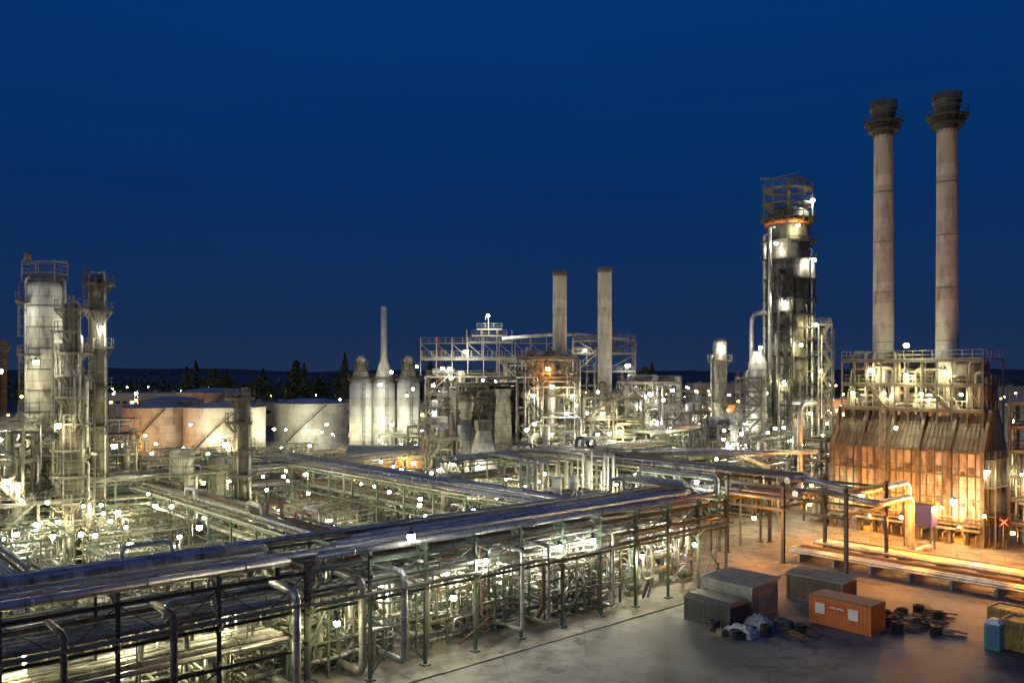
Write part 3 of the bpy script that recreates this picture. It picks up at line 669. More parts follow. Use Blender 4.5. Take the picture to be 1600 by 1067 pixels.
def stack(parent_label,x,y,z0,z1,r,m='conc',tp=.97,lad=True):
    root=empty('chimney',(x,y,0),0,parent_label,'chimney','tall cylindrical chimneys')
    b=MB(); rt=r*tp; b.revolve((0,0,0),(0,0,1),[(z0,r*1.12),(z0+2,r),(z1-.4,rt),(z1-.4,rt*1.05),(z1,rt*1.05),(z1,rt*.85),(z1-3,rt*.8)],32,0,True,False); b.obj('shaft',M[m],root)
    lb=MB(); lb.ladder(0,r+.25,z0,z1-2,PI/2); lb.obj('ladder',M['conc'],root)
    return root
for x,y,h in ((8.4,150,39.5),(16.2,149,40)):
    st=stack('plain grey round chimney above a furnace',x,y,10,h,1.25)
    b=MB(); b.revolve((0,0,h-.9),(0,0,1),[(0,1.24),(0,1.33),(.8,1.33),(.8,1.24)],32,0,True,False); b.obj('sooty_band',M['cap'],st)

def furnace(label,loc,rz,Wd,D,zl,zw,zh,zt,bays,seed):
    root=empty('process_furnace',loc,rz,label,'furnace','process furnaces')
    b=MB(); b.box(.3,D,0.0,Wd,zl,zw); b.obj('firebox_wall',M['wall'],root)
    b=MB(); bw=Wd/bays
    for i in range(bays+1):
        y=i*bw; b.box(-.35,.35,y-.25,y+.25,0,zw+.2); b.hexa([V(p) for p in ((-.3,y-.2,zw),(.5,y-.2,zw),(.5,y+.2,zw),(-.3,y+.2,zw),(2.3,y-.2,zh),(3.2,y-.2,zh),(3.2,y+.2,zh),(2.3,y+.2,zh))])
        b.box(D-.2,D+.1,y-.2,y+.2,0,zw)
        if i<bays:
            for k in (1,2,3): yy=y+bw*k/4; b.box(.14,.3,yy-.06,yy+.06,zl,zw)
    for z in (zl+.1,zl+(zw-zl)*.33,zl+(zw-zl)*.66,zw-.2): b.box(.1,.28,0,Wd,z-.1,z+.1)
    for x in (2,4,6): 
        if x<D: b.box(x-.15,x+.15,-.14,.0,0,zw)
    b.obj('buttress',M['dirty'],root)
    for i in range(bays):
        b=MB(); y0=i*bw+.15; y1=(i+1)*bw-.15
        b.hexa([V(p) for p in ((.1,y0,zw),(D,y0,zw),(D,y1,zw),(.1,y1,zw),(2.9,y0+.6,zh),(D-1,y0+.6,zh),(D-1,y1-.6,zh),(2.9,y1-.6,zh))])
        for k in range(1,6):
            f=k/6; b.beam((.05,y0+(y1-y0)*f,zw+.05),(2.85,y0+.6+(y1-y0-1.2)*f,zh),.08,.2)
        for f in (.33,.66): b.beam((.1+2.8*f-.08,y0+.6*f,zw+(zh-zw)*f),(.1+2.8*f-.08,y1-.6*f,zw+(zh-zw)*f),.12,.16)
        b.obj('sloping_hood',M['roofdirt'],root)
    b=MB(); 
    for i in range(bays):
        y=i*bw+bw*.18; b.box(3.4,D-1.5,y,y+bw*.64,zh-.2,zt-2.5)
    b.box(3.8,D-2,1.5,Wd-1.5,zt-2.5,zt-.6)
    b.obj('convection_box',M['dirty'],root)
    fb=MB(); rl=MB(); dk=MB()
    for z in (zh,(zh+zt)/2,zt):
        dk.box(1.6,D,.6,Wd-.6,z-.1,z) if z==zt else dk.box(1.6,3.3,.6,Wd-.6,z-.1,z)
        rl.rail([(D,.6,z),(1.6,.6,z),(1.6,Wd-.6,z),(D,Wd-.6,z)],1.15,0,.06,1.2)
        fb.beam((1.6,.6,z-.25),(1.6,Wd-.6,z-.25),.2,.3)
    for i in range(bays*2+1):
        y=.6+(Wd-1.2)*i/(bays*2); fb.beam((1.6,y,zh-2.2),(1.6,y,zt),.2,.2); fb.beam((D,y,zw),(D,y,zt),.18,.18)
    for i in range(bays): 
        y=i*bw+.6; fb.stair((1.2,y,zh),(1.2,y+3,(zh+zt)/2)) if i%2 else fb.beam((1.55,y,zh),(1.55,y+bw/2,(zh+zt)/2),.1,.1)
    for i in range(bays*2+1):
        for x in (.5,D/2,D-.3): fb.box(x-.2,x+.2,Wd*i/(bays*2)-.2,Wd*i/(bays*2)+.2,0,zl)
    fb.obj('steel_frame',M['dark'],root); dk.obj('deck',M['dark'],root); rl.obj('handrail',M['steel'],root)
    rr=random.Random(seed); pb=MB()
    for k in range(38):
        y=rr.uniform(1,Wd-1); z=rr.uniform(zh,zt+1.2); y2=y+rr.uniform(-5,5); y2=min(max(y2,1),Wd-1)
        pb.tube([(2.6,y,zh-1),(2.6,y,z),(2.6,y2,z),(5,y2,z)],rr.choice([.08,.12,.18,.26]),8)
    for k in range(bays*3):
        y=Wd*(k+.5)/(bays*3); pb.tube([(-.5,y,.3),(-.5,y,1.4),(1.5,y,1.4)],.09,6); 
    pb.tube([(-.8,0,2.),(-.8,Wd,2.)],.2,8); pb.tube([(-.5,0,zl+.8),(-.5,Wd,zl+.8)],.1,8)
    pb.obj('piping',M['clad'],root)
    wb=MB()
    for i in range(bays):
        for z in ((zl+zw)/2-1.8,(zl+zw)/2+2.2):
            y=i*bw+bw*.37; wb.box(.13,.3,y-.3,y+.3,z-.4,z+.4); y=i*bw+bw*.63; wb.box(.13,.3,y-.2,y+.2,z-.6,z-.2)
    wb.obj('peep_door',M['dark'],root)
    wk=MB(); wk.box(-1.2,-.36,0,Wd,zl-.05,zl); wk.rail([(-1.2,0,zl),(-1.2,Wd,zl)],1.1,0,.05,1.3); wk.ladder(-.5,Wd*.62,zl,zh,PI); wk.obj('front_gallery',M['steel'],root)
    sp_=MB()
    for z in (4.,7.5,11):
        if z<zw+.5: sp_.box(0,D,-1.4,-.15,z-.1,z); sp_.rail([(0,-1.4,z),(D,-1.4,z)],1.1)
    for x in (.3,D/2,D-.3): sp_.beam((x,-1.35,0),(x,-1.35,min(zw,11)+1),.18,.18)
    sp_.stair((1,-1.9,0),(6,-1.9,4)); sp_.obj('side_gallery',M['dark'],root)
    return root
furnace('huge box furnace with buttressed walls and sloping hoods',W(105,-11),TH,20,8.5,2.6,11.8,17,23.6,5,3)
for (w_,d_,lv,sd,s,t) in ((5,3.5,[3,6,9,12],121,106,10.5),(3,4,[3,6,9,12,15,18],122,108,-17)):
    q=unit(w_,d_,lv,sd,'dark',0,22,'steel platforms wrapped around the furnace'); q.location=W(s,t,0); q.rotation_euler=(0,0,TH)
for yy,lab,h in ((14.6,0,59.8),(6.,1,58.8)):
    p=W(109.2,-11+yy)
    st=stack('very tall grey round chimney with platform near the top',p.x,p.y,20,h,1.42,'conc',.86)
    b=MB(); b.ringdeck(0,0,h-3.0,1.25,2.6,0,6.28); b.ringdeck(0,0,h-4.,1.25,2.1,0,6.28); b.revolve((0,0,h-4.8),(0,0,1),[(0,1.22),(1.6,1.8)],20,0,False,False); b.obj('top_platform',M['dark'],st)
    b=MB(); b.revolve((0,0,h-2.8),(0,0,1),[(0,1.24),(.2,1.4),(.9,1.45),(.9,1.6),(1.2,1.65),(1.2,1.5),(1.7,1.6),(1.7,1.8),(2.,1.85),(2.,1.7),(2.9,1.85),(2.9,1.2)],28,0,True,False); b.obj('sooty_cap',M['cap'],st)
    for z in (26,33,40,47): b=MB(); b.revolve((0,0,z),(0,0,1),[(0,1.2),(0,1.45-(z-20)*.004),(.15,1.45-(z-20)*.004),(.15,1.2)],28,0,False,False); b.obj('joint_ring',M['steel'],st)
furnace('dark box furnace crowned by platforms and ducts',(5.,146,0),0,15,9,3,11,15,20,3,9).rotation_euler=(0,0,math.radians(-75)+math.pi)
for (x,y,w_,d_,lv,sd,rz,fc) in ((-17,168,15,10,[4,8,11,14,17.5,21],101,.0,'steel'),(-3,170,15,10,[4,8,12,16,20,24],103,.0,'steel'),(1.,143,10,5,[4,8,12,15,18,21,24.3],106,0,'dark'),(12,143,10,5,[4,8,11,14,17.5],104,0,'dark'),(20,152,10,10,[4,8,12,16,20],115,0,'steel'),(-9,158,10,5,[4,8,12,15],107,0,'steel'),(22,175,15,5,[5,9,14,18],109,0,'steel'),(-14,140,10,5,[4,8,11],110,.2,'steel'),(24,140,10,10,[4,8,12],112,TH,'green'),(36,150,10,5,[4,8,12],113,TH,'steel'),(36,128,10,10,[4,8],116,TH,'green'),(2,132,10,5,[4,7,10],118,TH,'steel'),(14,130,10,5,[4,8],119,TH,'steel')):
    q=unit(w_,d_,lv,sd,fc,6,95,'large multi deck steel structure with bright piping'); q.location=(x,y,0); q.rotation_euler=(0,0,rz)
b=MB(); b.box(0,28,0,8,0,.5)
for i in range(15): b.box(i*2-.06,i*2+.06,-.1,8.1,.5,1.9)
root=empty('air_cooler_bank',(-18,169,24.2),0,'long row of air cooler boxes on a steel structure','cooler'); b.obj('cooler_box',M['steel'],root)
b=MB(); b.rail([(0,-1,.6),(28,-1,.6)],1.2); b.rail([(0,-1,3.2),(28,-1,3.2)],1.2)
for i in range(10): b.beam((i*3.1,-1,-3),(i*3.1,-1,4.4),.16,.16); b.beam((i*3.1,-1,3.2),(i*3.1+3,-1,.6),.1,.1)
b.obj('steel_frame',M['steel'],root)
b=MB()
for i in range(3): b.rail([(9+i,1,3.6+i*1.3),(18-i,1,3.6+i*1.3)],1.1); b.box(9+i,18-i,1,3,3.5+i*1.3,3.6+i*1.3)
for x in (9,12,15,18): b.beam((x,1,.5),(x,1,6),.15,.15)
b.beam((13.3,1.5,5),(13.3,1.5,8.6),.14,.14)
b.obj('top_gallery',M['steel'],root)
pipeline([(-2,168,28.4),(7,168,29.2),(14,168,29.2),(23,168,28)],.34,'alu',14,'large bright overhead duct on the structure',True,1.2,'vapour ducts')
rack_=unit(12,4,[22,25.5,28],131,'dark',2,30,'upper steel gallery carrying the overhead duct'); rack_.location=(12,166,0)

root=empty('flue_duct',(-4.2,125,0),.3,'pale tapered flue box with dark square cap','flue')
b=MB(); b.box(-.9,.9,-.9,.9,0,1); 
def taper(b,z0,a0,z1,a1,cx=0,cy=0): b.hexa([V((cx+sx*a,cy+sy*a,z)) for z,a in ((z0,a0),(z1,a1)) for sx,sy in ((-1,-1),(1,-1),(1,1),(-1,1))])
taper(b,1,1.7,9,1.7); taper(b,9,1.7,13.3,.8); b.obj('flue_box',M['cladwhite'],root)
b=MB(); b.cyl(-2.6,0,0,15,.75,None,20); b.revolve((-2.6,0,0),(0,0,1),[(15,.75),(15.6,1.0),(16,.7),(16.4,1.0),(17.2,1.1),(17.9,1.1)],20); b.obj('round_flue',M['clad'],root)
b=MB(); b.revolve((-2.6,0,17.9),(0,0,1),[(0,1.25),(.9,.8),(1.2,.4)],20); b.tube([(-2.6,0,8),(-1,0,9.5)],.5,12); taper(b,13.3,1.0,14.8,1.1); b.obj('cowl',M['dirty'],root)
root=empty('flue_duct',(-1.5,143,0),0,'narrow square duct tower with grimy panels','flue'); b=MB(); taper(b,0,1.4,13,1.4); taper(b,13,1.4,18,1.1); taper(b,18,1.3,19,1.3); b.obj('flue_box',M['clad'],root)

# ------------------------------------------------------------------ silos, tanks
for i,(x,tall) in enumerate(((-35,0),(-29.8,1),(-24.2,0))):
    root=empty('silo',(x,198+i*.5,0),0,['pale round silo with dark conical top','pale round silo carrying a slender steel chimney'][tall],'silo','row of three silos')
    b=MB(); b.revolve((0,0,0),(0,0,1),[(0,2.65),(19.2,2.65),(19.2,2.45),(20.4,2.1)],28); b.obj('shell',M['tankw'],root)
    b=MB()
    if tall: b.revolve((0,0,0),(0,0,1),[(20.4,2.1),(25,.75),(37.,.68),(37.,.5)],20)
    else: b.revolve((0,0,0),(0,0,1),[(20.4,2.05),(23.4,1.),(24.4,1.),(24.4,1.2),(25.6,.8)],20)
    b.obj('chimney' if tall else 'cone',M['tankw'] if tall else M['clad'],root)
    b=MB(); b.ringdeck(0,0,20.2,2.1,3.1,0,6.28); b.ladder(2.9*math.cos(-1.2),2.9*math.sin(-1.2),0,20,-1.2)
    b.obj('platform',M['dark'],root)
    if not tall:
        for z in (22,23.4): b=MB(); b.ringdeck(0,0,z,1.2,1.7,0,6.28); b.obj('platform',M['dark'],root)
def tank(x,y,r,h,lab,m='tankw'):
    root=empty('storage_tank',(x,y,0),0,lab,'storage tank','round storage tanks')
    b=MB(); b.revolve((0,0,0),(0,0,1),[(0,r),(h,r),(h,r+.15),(h+.2,r+.15),(h+.2,r-.1)],56,0,True,False); b.obj('shell',M[m],root)
    b=MB(); b.revolve((0,0,h+.1),(0,0,1),[(0,r-.1),(r*.07,r*.7),(r*.12,r*.35),(r*.13,.0)],56,0,True,False); b.obj('roof',M['tankroof'],root)
    b=MB(); k=12
    for i in range(k):
        a=2*PI*i/k; a2=a+2*PI/k; b.rail([((r-.1)*math.cos(a),(r-.1)*math.sin(a),h+.2),((r-.1)*math.cos(a2),(r-.1)*math.sin(a2),h+.2)],1.1,0,.06,2.5)
    for i in range(14):
        a=-2.2+i*.09; a2=a+.09; b.beam(((r+.5)*math.cos(a),(r+.5)*math.sin(a),h*i/14),((r+.5)*math.cos(a2),(r+.5)*math.sin(a2),h*(i+1)/14),.9,.12); b.beam(((r+.9)*math.cos(a),(r+.9)*math.sin(a),h*i/14+1),((r+.9)*math.cos(a2),(r+.9)*math.sin(a2),h*(i+1)/14+1),.08,.08)
    b.obj('stair_and_rail',M['dark'],root)
tank(-95,228,8.6,12.3,'wide pale storage tank lit orange')
tank(-76,226,10.4,12.5,'very wide pale storage tank with shallow cone roof')
tank(-58.5,248,10.5,12.7,'wide grey storage tank with shallow roof','tankw')
tank(-104,262,9,13,'pale storage tank behind others'); tank(-128,250,9,13,'white storage tank beside the pipes')
tank(-112,320,13,14,'pale storage tank behind others'); tank(150,240,14,13,'wide storage tank beyond the furnace'); tank(128,190,9,14,'pale storage tank beyond the furnace')
# ------------------------------------------------------------------ buildings
def hall(x,y,w_,d_,h,lab,m='graysheet',arch=False,rz=0,lit=True):
    root=empty('industrial_building',(x,y,0),rz,lab,'building')
    b=MB(); b.box(0,w_,0,d_,0,h); b.obj('wall',M[m],root)
    b=MB()
    if arch:
        n=10
        for i in range(n):
            a=PI*i/n; a2=PI*(i+1)/n
            p0=(d_/2-math.cos(a)*(d_/2+.3),h+math.sin(a)*d_*.2); p1=(d_/2-math.cos(a2)*(d_/2+.3),h+math.sin(a2)*d_*.2)
            b.hexa([V(q) for q in ((-.3,p0[0],p0[1]-.0),(w_+.3,p0[0],p0[1]),(w_+.3,p1[0],p1[1]),(-.3,p1[0],p1[1]),(-.3,p0[0],p0[1]+.2),(w_+.3,p0[0],p0[1]+.2),(w_+.3,p1[0],p1[1]+.2),(-.3,p1[0],p1[1]+.2))])
    else:
        b.box(-.25,w_+.25,-.25,d_+.25,h,h+.5)
        for k in range(int(w_/9)): b.box(4+k*9,6+k*9,d_*.3,d_*.3+2,h+.5,h+1.5)
    b.obj('roof',M['graysheet'],root)
    k=int(w_/3.5)
    for i in range(k):
        b=MB(); x0=1+i*3.5; b.box(x0,x0+2,-.06,.02,h*.55,h*.55+1.3,(1 if lit and (i*7+int(x))%3==0 else 0)); b.obj('window',[M['glass'],EWIN],root)
    b=MB(); b.box(w_*.5,w_*.5+3.5,-.08,.02,0,3.6); b.obj('door',M['steel'],root)
hall(-29,150,26,9,6.6,'long low hall with curved metal roof','graysheet',True)
hall(-118,345,70,20,9,'long pale warehouse with flat roof','ylw_wall'); hall(-40,330,60,20,8,'long pale warehouse with flat roof','ylw_wall')
hall(45,300,50,18,10,'low industrial hall with row of windows','ylw_wall'); hall(110,330,70,20,11,'large factory hall beyond the plant','ylw_wall')
hall(-210,420,70,20,11,'long low warehouse with flat roof','ylw_wall'); hall(190,420,80,20,14,'long grey warehouse with flat roof','graysheet'); hall(-20,440,60,18,12,'distant office block with many windows','ylw_wall'); hall(100,470,50,18,15,'distant office block with many windows','graysheet')
hall(132,150,20,14,12,'tall grey process building beyond the furnace','graysheet',rz=.4)
root=empty('radio_mast',(-36,420,0),0,'slender red lattice mast with lamp','mast'); b=MB(); 
for z in range(0,38,3):
    a=2.2*(1-z/42); a2=2.2*(1-(z+3)/42)
    for sx,sy in ((-1,-1),(1,-1),(1,1),(-1,1)): b.beam((sx*a,sy*a,z),(sx*a2,sy*a2,z+3),.25,.25)
    b.beam((-a,-a,z),(a2,-a2,z+3),.18,.18); b.beam((a,-a,z),(-a2,-a2,z+3),.18,.18)
b.obj('lattice',M['red'],root)
def tree(seed,h,rw,conic):
    rr=random.Random(seed); root=empty('tree',(0,0,0),0,'tall dark conical tree' if conic else 'rounded dark broadleaf tree','tree','trees beyond the plant')
    b=MB(); b.revolve((0,0,0),(0,0,1),[(0,.35),(h*.5,.2),(h*.92,.04)],8)
    for k in range(9):
        a=rr.uniform(0,6.28); z=h*rr.uniform(.25,.8); b.beam((0,0,z),(math.cos(a)*rw*.6,math.sin(a)*rw*.6,z+h*.08),.12,.12)
    b.obj('trunk',M['bark'],root)
    b=MB()
    for k in range(2200):
        u=rr.random(); z=h*(.16+.84*u); rad=rw*((1-u)**.8 if conic else math.sin(PI*min(1,(u*.9+.1)))**.6)
        rad*=(.75+.35*math.sin(u*23+seed)); a=rr.uniform(0,6.28); q=rad*math.sqrt(rr.random()); c=V((q*math.cos(a),q*math.sin(a),z)); s=rr.uniform(.3,.65)
        e1=V((rr.gauss(0,1),rr.gauss(0,1),rr.gauss(0,1))).normalized()*s; e2=e1.cross(V((rr.gauss(0,1),rr.gauss(0,1),rr.gauss(0,1)))).normalized()*s
        i=len(b.v); b.v+=[c-e1,c+e2,c+e1,c-e2]; b.face([i,i+1,i+2,i+3])
    b.obj('crown',M['leaf'],root); return root
TR=[tree(1,27,4.5,True),tree(2,24,4.5,True),tree(3,21,7,False),tree(4,23,6,False)]
tp=[(-150+i*6.5+R.uniform(-3,3),385+R.uniform(-15,25)) for i in range(19)]+[(62,398),(66,402),(-300,500),(-280,490),(200,500),(230,480),(250,470),(275,500),(20,520),(-60,520),(-205,385),(-222,395),(300,480),(150,520)]
for i,(x,y) in enumerate(tp):
    if i<4: TR[i].location=(x,y,0)
    else: clone(TR[i%4],(x,y,0),R.uniform(0,6),None,(1,1,R.uniform(.8,1.2)))
# ------------------------------------------------------------------ yard things
def corr(b,x0,x1,y0,y1,z0,z1,m=0,st=.3):
    b.box(x0,x1,y0,y1,z0,z1,m)
    x=x0+.1
    while x<x1-.1: b.box(x,x+st*.5,y0-.04,y0,z0+.1,z1-.1,m); b.box(x,x+st*.5,y1,y1+.04,z0+.1,z1-.1,m); x+=st
    y=y0+.1
    while y<y1-.1: b.box(x0-.04,x0,y,y+st*.5,z0+.1,z1-.1,m); b.box(x1,x1+.04,y,y+st*.5,z0+.1,z1-.1,m); y+=st
RZ=TH-PI/2
def cont(name,lab,x,y,Lx,Ly,h,m,cat='container'):
    root=empty(name,(x,y,0),RZ,lab,cat); b=MB(); corr(b,0,Lx,0,Ly,.15,h); b.obj('body',M[m],root)
    b=MB()
    for px in (0,Lx):
        for py in (0,Ly): b.box(px-.09,px+.09,py-.09,py+.09,0,h+.05)
    for z in (.12,h): 
        b.box(0,Lx,-.08,.06,z-.08,z+.08); b.box(0,Lx,Ly-.06,Ly+.08,z-.08,z+.08); b.box(-.08,.06,0,Ly,z-.08,z+.08); b.box(Lx-.06,Lx+.08,0,Ly,z-.08,z+.08)
    b.obj('frame',M[m],root); return root
r_=cont('storage_shed','grey corrugated sheet shed with open side panel',17.9,79.2,5.,4.,2.8,'graysheet','shed')
b=MB(); b.hexa([V(p) for p in ((-.3,-.3,2.85),(5.3,-.3,2.85),(5.3,4.3,3.1),(-.3,4.3,3.1),(-.3,-.3,2.95),(5.3,-.3,2.95),(5.3,4.3,3.2),(-.3,4.3,3.2))])
for k in range(17): b.beam((-.25+k*.33,-.28,2.97),(-.25+k*.33,4.28,3.22),.08,.05)
b.obj('roof',M['graysheet'],r_)
b=MB(); b.box(5.05,5.1,1,3.,.2,2.3); b.obj('door',M['graysheet'],r_)
r_=cont('shipping_container','dark container under a black flat cover',15.4,75.8,4.6,2.8,1.9,'blacktarp')
b=MB(); b.hexa([V(q) for q in ((-.2,-.2,1.96),(4.8,-.2,1.96),(4.8,3.,1.96),(-.2,3.,1.96),(.0,.4,2.4),(4.6,.3,2.3),(4.6,2.4,2.35),(.1,2.5,2.42))])
b.obj('cover',M['blacktarp'],r_)
r_=cont('shipping_container','brown weathered container beside the grey shed',26.8,83,5.6,2.5,2.3,'brown')
b=MB(); b.hexa([V(p) for p in ((-.2,-.2,2.4),(5.8,-.2,2.4),(5.8,2.7,2.6),(-.2,2.7,2.6),(-.2,-.2,2.48),(5.8,-.2,2.48),(5.8,2.7,2.68),(-.2,2.7,2.68))])
for k in range(18): b.beam((-.15+k*.33,-.18,2.5),(-.15+k*.33,2.68,2.7),.08,.05)
b.obj('roof',M['graysheet'],r_)
r_=cont('site_office_container','bright orange site container with white window panels',26.2,74.9,5.4,2.4,2.35,'orange')
for x0 in (.5,3.5): b=MB(); b.box(x0,x0+.85,-.09,-.05,1.,1.9); b.obj('window',M['white'],r_)
b=MB(); b.box(1.7,3.2,-.09,-.05,1.5,1.95); b.obj('sign_panel',M['red'],r_)
b=MB()
for k in range(7): b.box(1.82+k*.19,1.94+k*.19,-.1,-.092,1.62,1.62+(.2 if k%3 else .14))
b.obj('sign_lettering',M['white'],r_)
b=MB(); b.box(-.1,5.5,-.1,2.5,2.43,2.51); b.obj('roof',M['brown'],r_)
r_=cont('waste_skip','yellow open corrugated skip',38.9,67.8,6,2.4,2.3,'yellow','skip')
r_=cont('waste_skip','dark yellow corrugated skip',40.2,72,6,2.4,2.1,'yellow','skip')
root=empty('portable_toilet',(37.4,67.6,0),RZ,'turquoise portable toilet cabin with pale roof','toilet'); b=MB(); b.box(0,1.1,0,1.1,.1,2.1)
for k in range(4): b.box(.1+k*.27,.2+k*.27,-.03,0,.2,2.)
b.obj('cabin',M['teal'],root); b=MB(); b.box(-.05,1.15,-.05,1.15,2.1,2.2); b.hexa([V(p) for p in ((0,0,2.2),(1.1,0,2.2),(1.1,1.1,2.2),(0,1.1,2.2),(.3,.3,2.45),(.8,.3,2.45),(.8,.8,2.45),(.3,.8,2.45))]); b.obj('roof',M['white'],root)
b=MB(); b.box(.2,.9,-.06,-.03,.25,1.95); b.obj('door',M['blue'],root)
b=MB(); b.box(0,1.1,0,1.1,0,.1); b.obj('base',M['dark'],root)
def heap(x,y,w_,h,m,lab,seed,name='covered_heap'):
    rr=random.Random(seed); b=MB(); n=14
    for i in range(n+1):
        for j in range(n+1):
            u=i/n*2-1; v=j/n*2-1; e=max(0,1-max(abs(u),abs(v))**2.4)
            b.v.append(V((u*w_,v*w_*.6,h*(e**.5)*(.75+.35*rr.random()) if e>0 else 0)))
    for i in range(n):
        for j in range(n): a=i*(n+1)+j; b.face([a,a+n+1,a+n+2,a+1],0,False)
    o=b.obj(name,M[m],None,(x,y,.01),RZ); o['label']=lab; o['category']='heap'
heap(21,72.6,1.2,1.3,'tarp','crumpled grey tarpaulin over a heap',1); heap(19.2,71.4,1.4,.8,'tarp','low crumpled tarpaulin on the asphalt',2); heap(23.2,72.8,.9,1.,'blacktarp','dark covered heap beside the tarpaulin',3)
for i in range(42):
    x=31.5+R.uniform(0,6.5); y=71.5+R.uniform(0,6)
    if i>30: x=15+R.uniform(0,10); y=70.+R.uniform(0,3)
    k=R.random()
    if k<.4:
        b=MB(); 
        for j in range(2+i%3): b.revolve((0,0,.12+j*.24),(0,0,1),[(-.1,.28),(-.1,.45),(.0,.5),(.1,.45),(.1,.28),(-.1,.28)],14,0,True,False)
        o=b.obj('tyre_stack',M['rubber'],None,(x,y,0)); o['label']='small stack of old black tyres'; o['category']='tyre'; o['group']='scattered yard tyres'
    elif k<.7:
        b=MB(); 
        for j in range(6): b.tube([(0,j*.2,.1+(j%2)*.18),(R.uniform(1.5,3),j*.2+R.uniform(-.1,.1),.1+(j%2)*.18)],.07,7)
        o=b.obj('pipe_bundle',M[R.choice(['rust','steel'])],None,(x,y,0),RZ+R.uniform(-.4,.4)); o['label']='loose bundle of steel pipes on the ground'; o['category']='pipe'; o['group']='scattered pipe bundles'
    else:
        b=MB()
        for j in range(5): b.box(0,1.2,j*.24,j*.24+.16,.12,.16)
        for j in (0,.5,1.05): b.box(j,j+.12,0,1.12,0,.12)
        b.box(.15,.8,.15,.8,.16,.5)
        o=b.obj('loaded_pallet',M['wood'],None,(x,y,0),R.uniform(0,3)); o['label']='wooden pallet carrying a crate'; o['category']='pallet'; o['group']='scattered pallets'
root=empty('crossing_sign',(60.8,105.5,0),0,'white and red crossbuck railway crossing sign on post','sign'); b=MB(); b.cyl(0,.1,0,3.7,.07,None,8); b.obj('post',M['steel'],root)
b=MB(); 
for s in (-1,1): b.beam((-.55*s,-.03-.03*s,2.9),(.55*s,-.03-.03*s,3.85),.05,.2)
b.obj('cross_board',M['red'],root)
b=MB()
for s in (-1,1): b.beam((-.35*s,-.08-.03*s,3.07),(.35*s,-.08-.03*s,3.68),.03,.1)
b.obj('white_stripe',M['white'],root)
root=empty('equipment_cabinet',(49.,107.2,0),RZ,'violet metal box raised on steel legs','cabinet'); b=MB(); b.box(0,3.6,0,1.6,1.8+1.,5.4); b.obj('box',M['purple'],root)
b=MB(); 
for x in (.2,3.4):
    for y in (.2,1.4): b.beam((x,y,0),(x,y,2.8),.16,.16)
b.box(-.05,3.65,-.05,1.65,5.4,5.5); b.obj('leg_frame',M['dark'],root)
b=MB(); b.rail([W(95.5,4),W(95.5,-40)],1.2,0,.07,2.5); o=b.obj('guard_rail',M['yellow']); o['label']='low yellow guard rail along the road'; o['category']='railing'
r_=cont('instrument_hut','pale panelled hut beneath the pipe rack',-14.5,52.5,3,2.6,2.4,'dirty','hut')

# ------------------------------------------------------------------ lamp placement
LL=[(-4.7,168,32.9,1800,'w'),(-50.9,106,27.4,800,'w'),(-50,94,5.4,1500,'y'),(-27.3,92,5.3,1000,'y'),(-32.6,97,13.7,600,'y'),(-7.2,60.9,10.2,220,'w'),(-36,100,4.8,900,'w'),(-46,110,4.7,900,'y'),(-47.6,103,5,900,'y'),
(7.8,113,5.5,900,'w'),(52,112.5,25.4,700,'y'),(58.6,166.3,55.3,900,'w'),(51.,164.6,46.6,900,'w'),(58.6,165.6,43.6,1000,'w'),(52.3,163.2,35.2,900,'w'),(55.2,163,27,800,'y'),(52,163,20,800,'y'),(57,163.,14,800,'y'),(52,160,9,800,'w'),(58.6,164.5,31,600,'y'),(59.2,164,22,600,'y'),(55,164,50,500,'y'),
(5.9,141,22.4,500,'o'),(52.6,101.5,6.6,450,'w'),(59,106.,9.5,400,'y'),(70.5,120,15,700,'w'),(-86,206,4.5,2600,'o'),(-70,208,6,1500,'y'),(-99,212,5,1300,'o'),(-78,207,9,1000,'w'),(-62,222,7,1200,'y'),(-49,226,8,1900,'w'),(-55,230,6,1200,'w'),(40.2,162.5,26.6,400,'w'),(46.6,160.,26.4,400,'w'),(44,160,12,700,'w'),(45,160,6,800,'y'),
(-12,165,22.5,1100,'w'),(-9,165,25.8,900,'w'),(0,164,19,1100,'y'),(-15,164,14,1100,'w'),(-6,156,13,1100,'w'),(10,141,18,600,'y'),(15,141.5,15,700,'y'),(12,140,9,1000,'y'),(18,141,12,900,'y'),(24,148,18,900,'w'),(5,140,7,1000,'y'),(-3,150,8,1000,'w'),(-10,150,5,1000,'w'),(-18,160,8,1100,'w'),(28,150,12,900,'w'),(14,163,26,600,'w'),(22,163,23,600,'w'),
(-29,189,11,2200,'w'),(-40,190,8,1600,'y'),(-20,190,9,1600,'w'),(-29.5,191,19,700,'w'),(-20,146,4,800,'o'),(-10,146,4,700,'o'),(-27,146,4,800,'o'),(-60,100,14,700,'y'),(-60,100,22,500,'y'),(-62,101,29,350,'w'),(-55,93,10,700,'y'),(-56,99,3,900,'y'),(-62,98,4,900,'y'),(-48,103,13,600,'y'),(-55,240,7,900,'y'),(-50,94,16,400,'y'),(-53,95,23,350,'w')]
for x,y,z,p,k in LL: lamp(x,y,z,p,k,False,None,True,1.45)
for y in (2.5,6.5,10.5,14.5,18): 
    p=W(102.6,-11+y); lamp(p.x,p.y,5.+R.uniform(-.6,.6),700,'o' if y in (6.5,10.5,14.5) else 'y',False,None,True,1.4)
for y,z in ((3,19),(8,19),(13,19),(17.5,19),(5,22),(15,22),(10,21.5)):
    p=W(106,-11+y); lamp(p.x,p.y,z,420,'y')
for y in (4,16): p=W(108,-11+y); lamp(p.x,p.y,1.6,500,'o')
p=W(103.,-1); lamp(p.x,p.y,14.5,120,'y')
p=W(109,-14); lamp(p.x,p.y,9,500,'y')
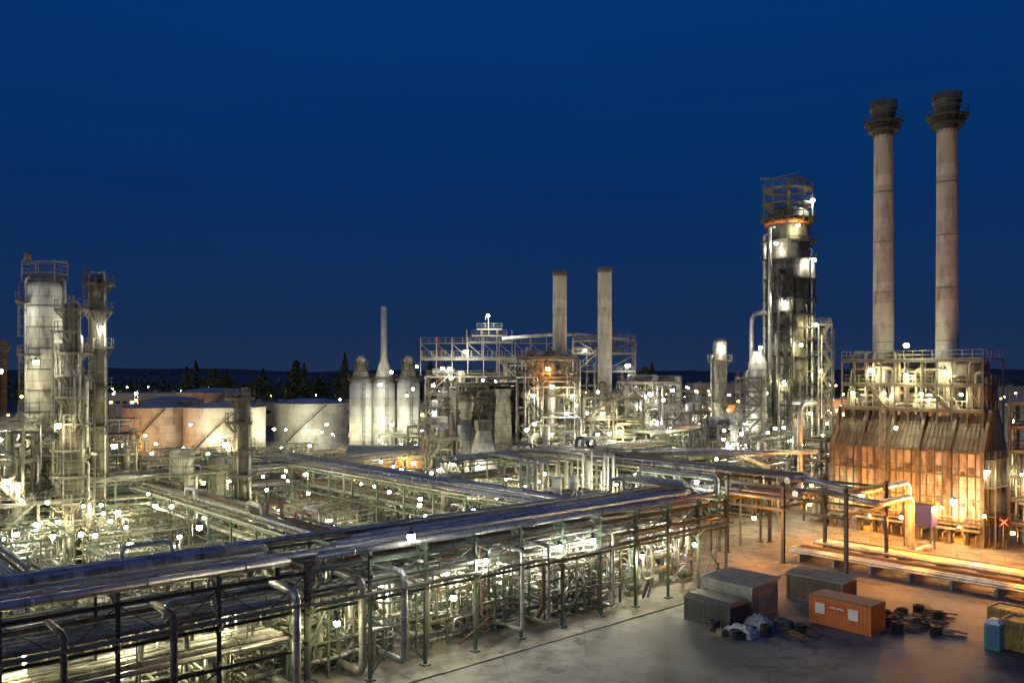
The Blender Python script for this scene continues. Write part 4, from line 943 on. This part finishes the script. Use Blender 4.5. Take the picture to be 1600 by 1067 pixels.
for s,t,p in ((97,-14,3000),(97,-28,3000),(97,0,2600),(90,4,2600),(89,-8,3000),(88,-20,3000),(100,-8,1800),(91,-33,2600),(76,3,1200)): lampst(s,t,5.2,p,'o')
for s in range(-16,66,6): lampst(s+R.uniform(-1,1),4.2,5.4 if s>18 else 5.6,900 if s>22 else 320,'w' if s>20 else 'y')
for s in range(-12,16,6): lampst(s+R.uniform(-1,1),5,3.,480,'y')
for s in range(30,66,7): lampst(s+3,11.5,5.2,1100,'w')
for s in (33,41,45): lampst(s,-.9,7.2,450,'w')
for s in (20,30,52,60): lampst(s,-.6,4.8,260,'y')
for (a,b_) in ((-26,0),(9,25),(34,47),(57,77)):
    for t in range(13,62,9):
        for s in range(a,b_,9): lampst(s+R.uniform(0,3),t+R.uniform(-2,3),R.choice([3.5,5,6,7.5,8.5]),R.choice([350,700,1100]),R.choice('wwyyy'))
    for k in range(9):
        for j in range(2): lampst(a+(b_-a)*R.random(),13+k*5.6+R.uniform(0,3),R.choice([4,6,8]),0,R.choice('wyy'),False,False)
for t in range(14,105,15):
    for s in range(92,172,14):
        if s<116 and t<12: continue
        lampst(s+R.uniform(0,5),t+R.uniform(-3,3),R.choice([5,8,10,13]),R.choice([700,1000,1200]),R.choice('wwwyy'))
for k in range(80): lampst(R.uniform(88,170),R.uniform(20,105),R.choice([6,9,12]),0,R.choice('wyy'),False,False,1.3)
for t in range(74,170,16):
    for s in range(-12,100,17): lampst(s+R.uniform(0,5),t+R.uniform(-3,3),R.choice([5,7]) if lowzone(W(s,t)) else R.choice([5,8,10]),R.choice([700,1000]),R.choice('wyyyo'),False,True,1.3)
for k in range(50): lamp(R.uniform(-20,32),R.choice([139,141,155,163,166]),R.uniform(5,24),0,R.choice('wwy'),False,None,False,1.4)
o=STUFF.obj('flood_lamps',[M['dark'],EW,EY,EO]); o['kind']='stuff'; o['label']='many small bright flood lamps across the plant'; o['category']='lamps'
for i in range(170):
    x=R.uniform(-260,300); y=R.uniform(270,560); lamp(x,y,R.uniform(7,14),1500,R.choice('wyooo'),True,None,i%5==0,1.9)
print('objs',len(bpy.data.objects),'lights',NL[0],'flood',NF[0])
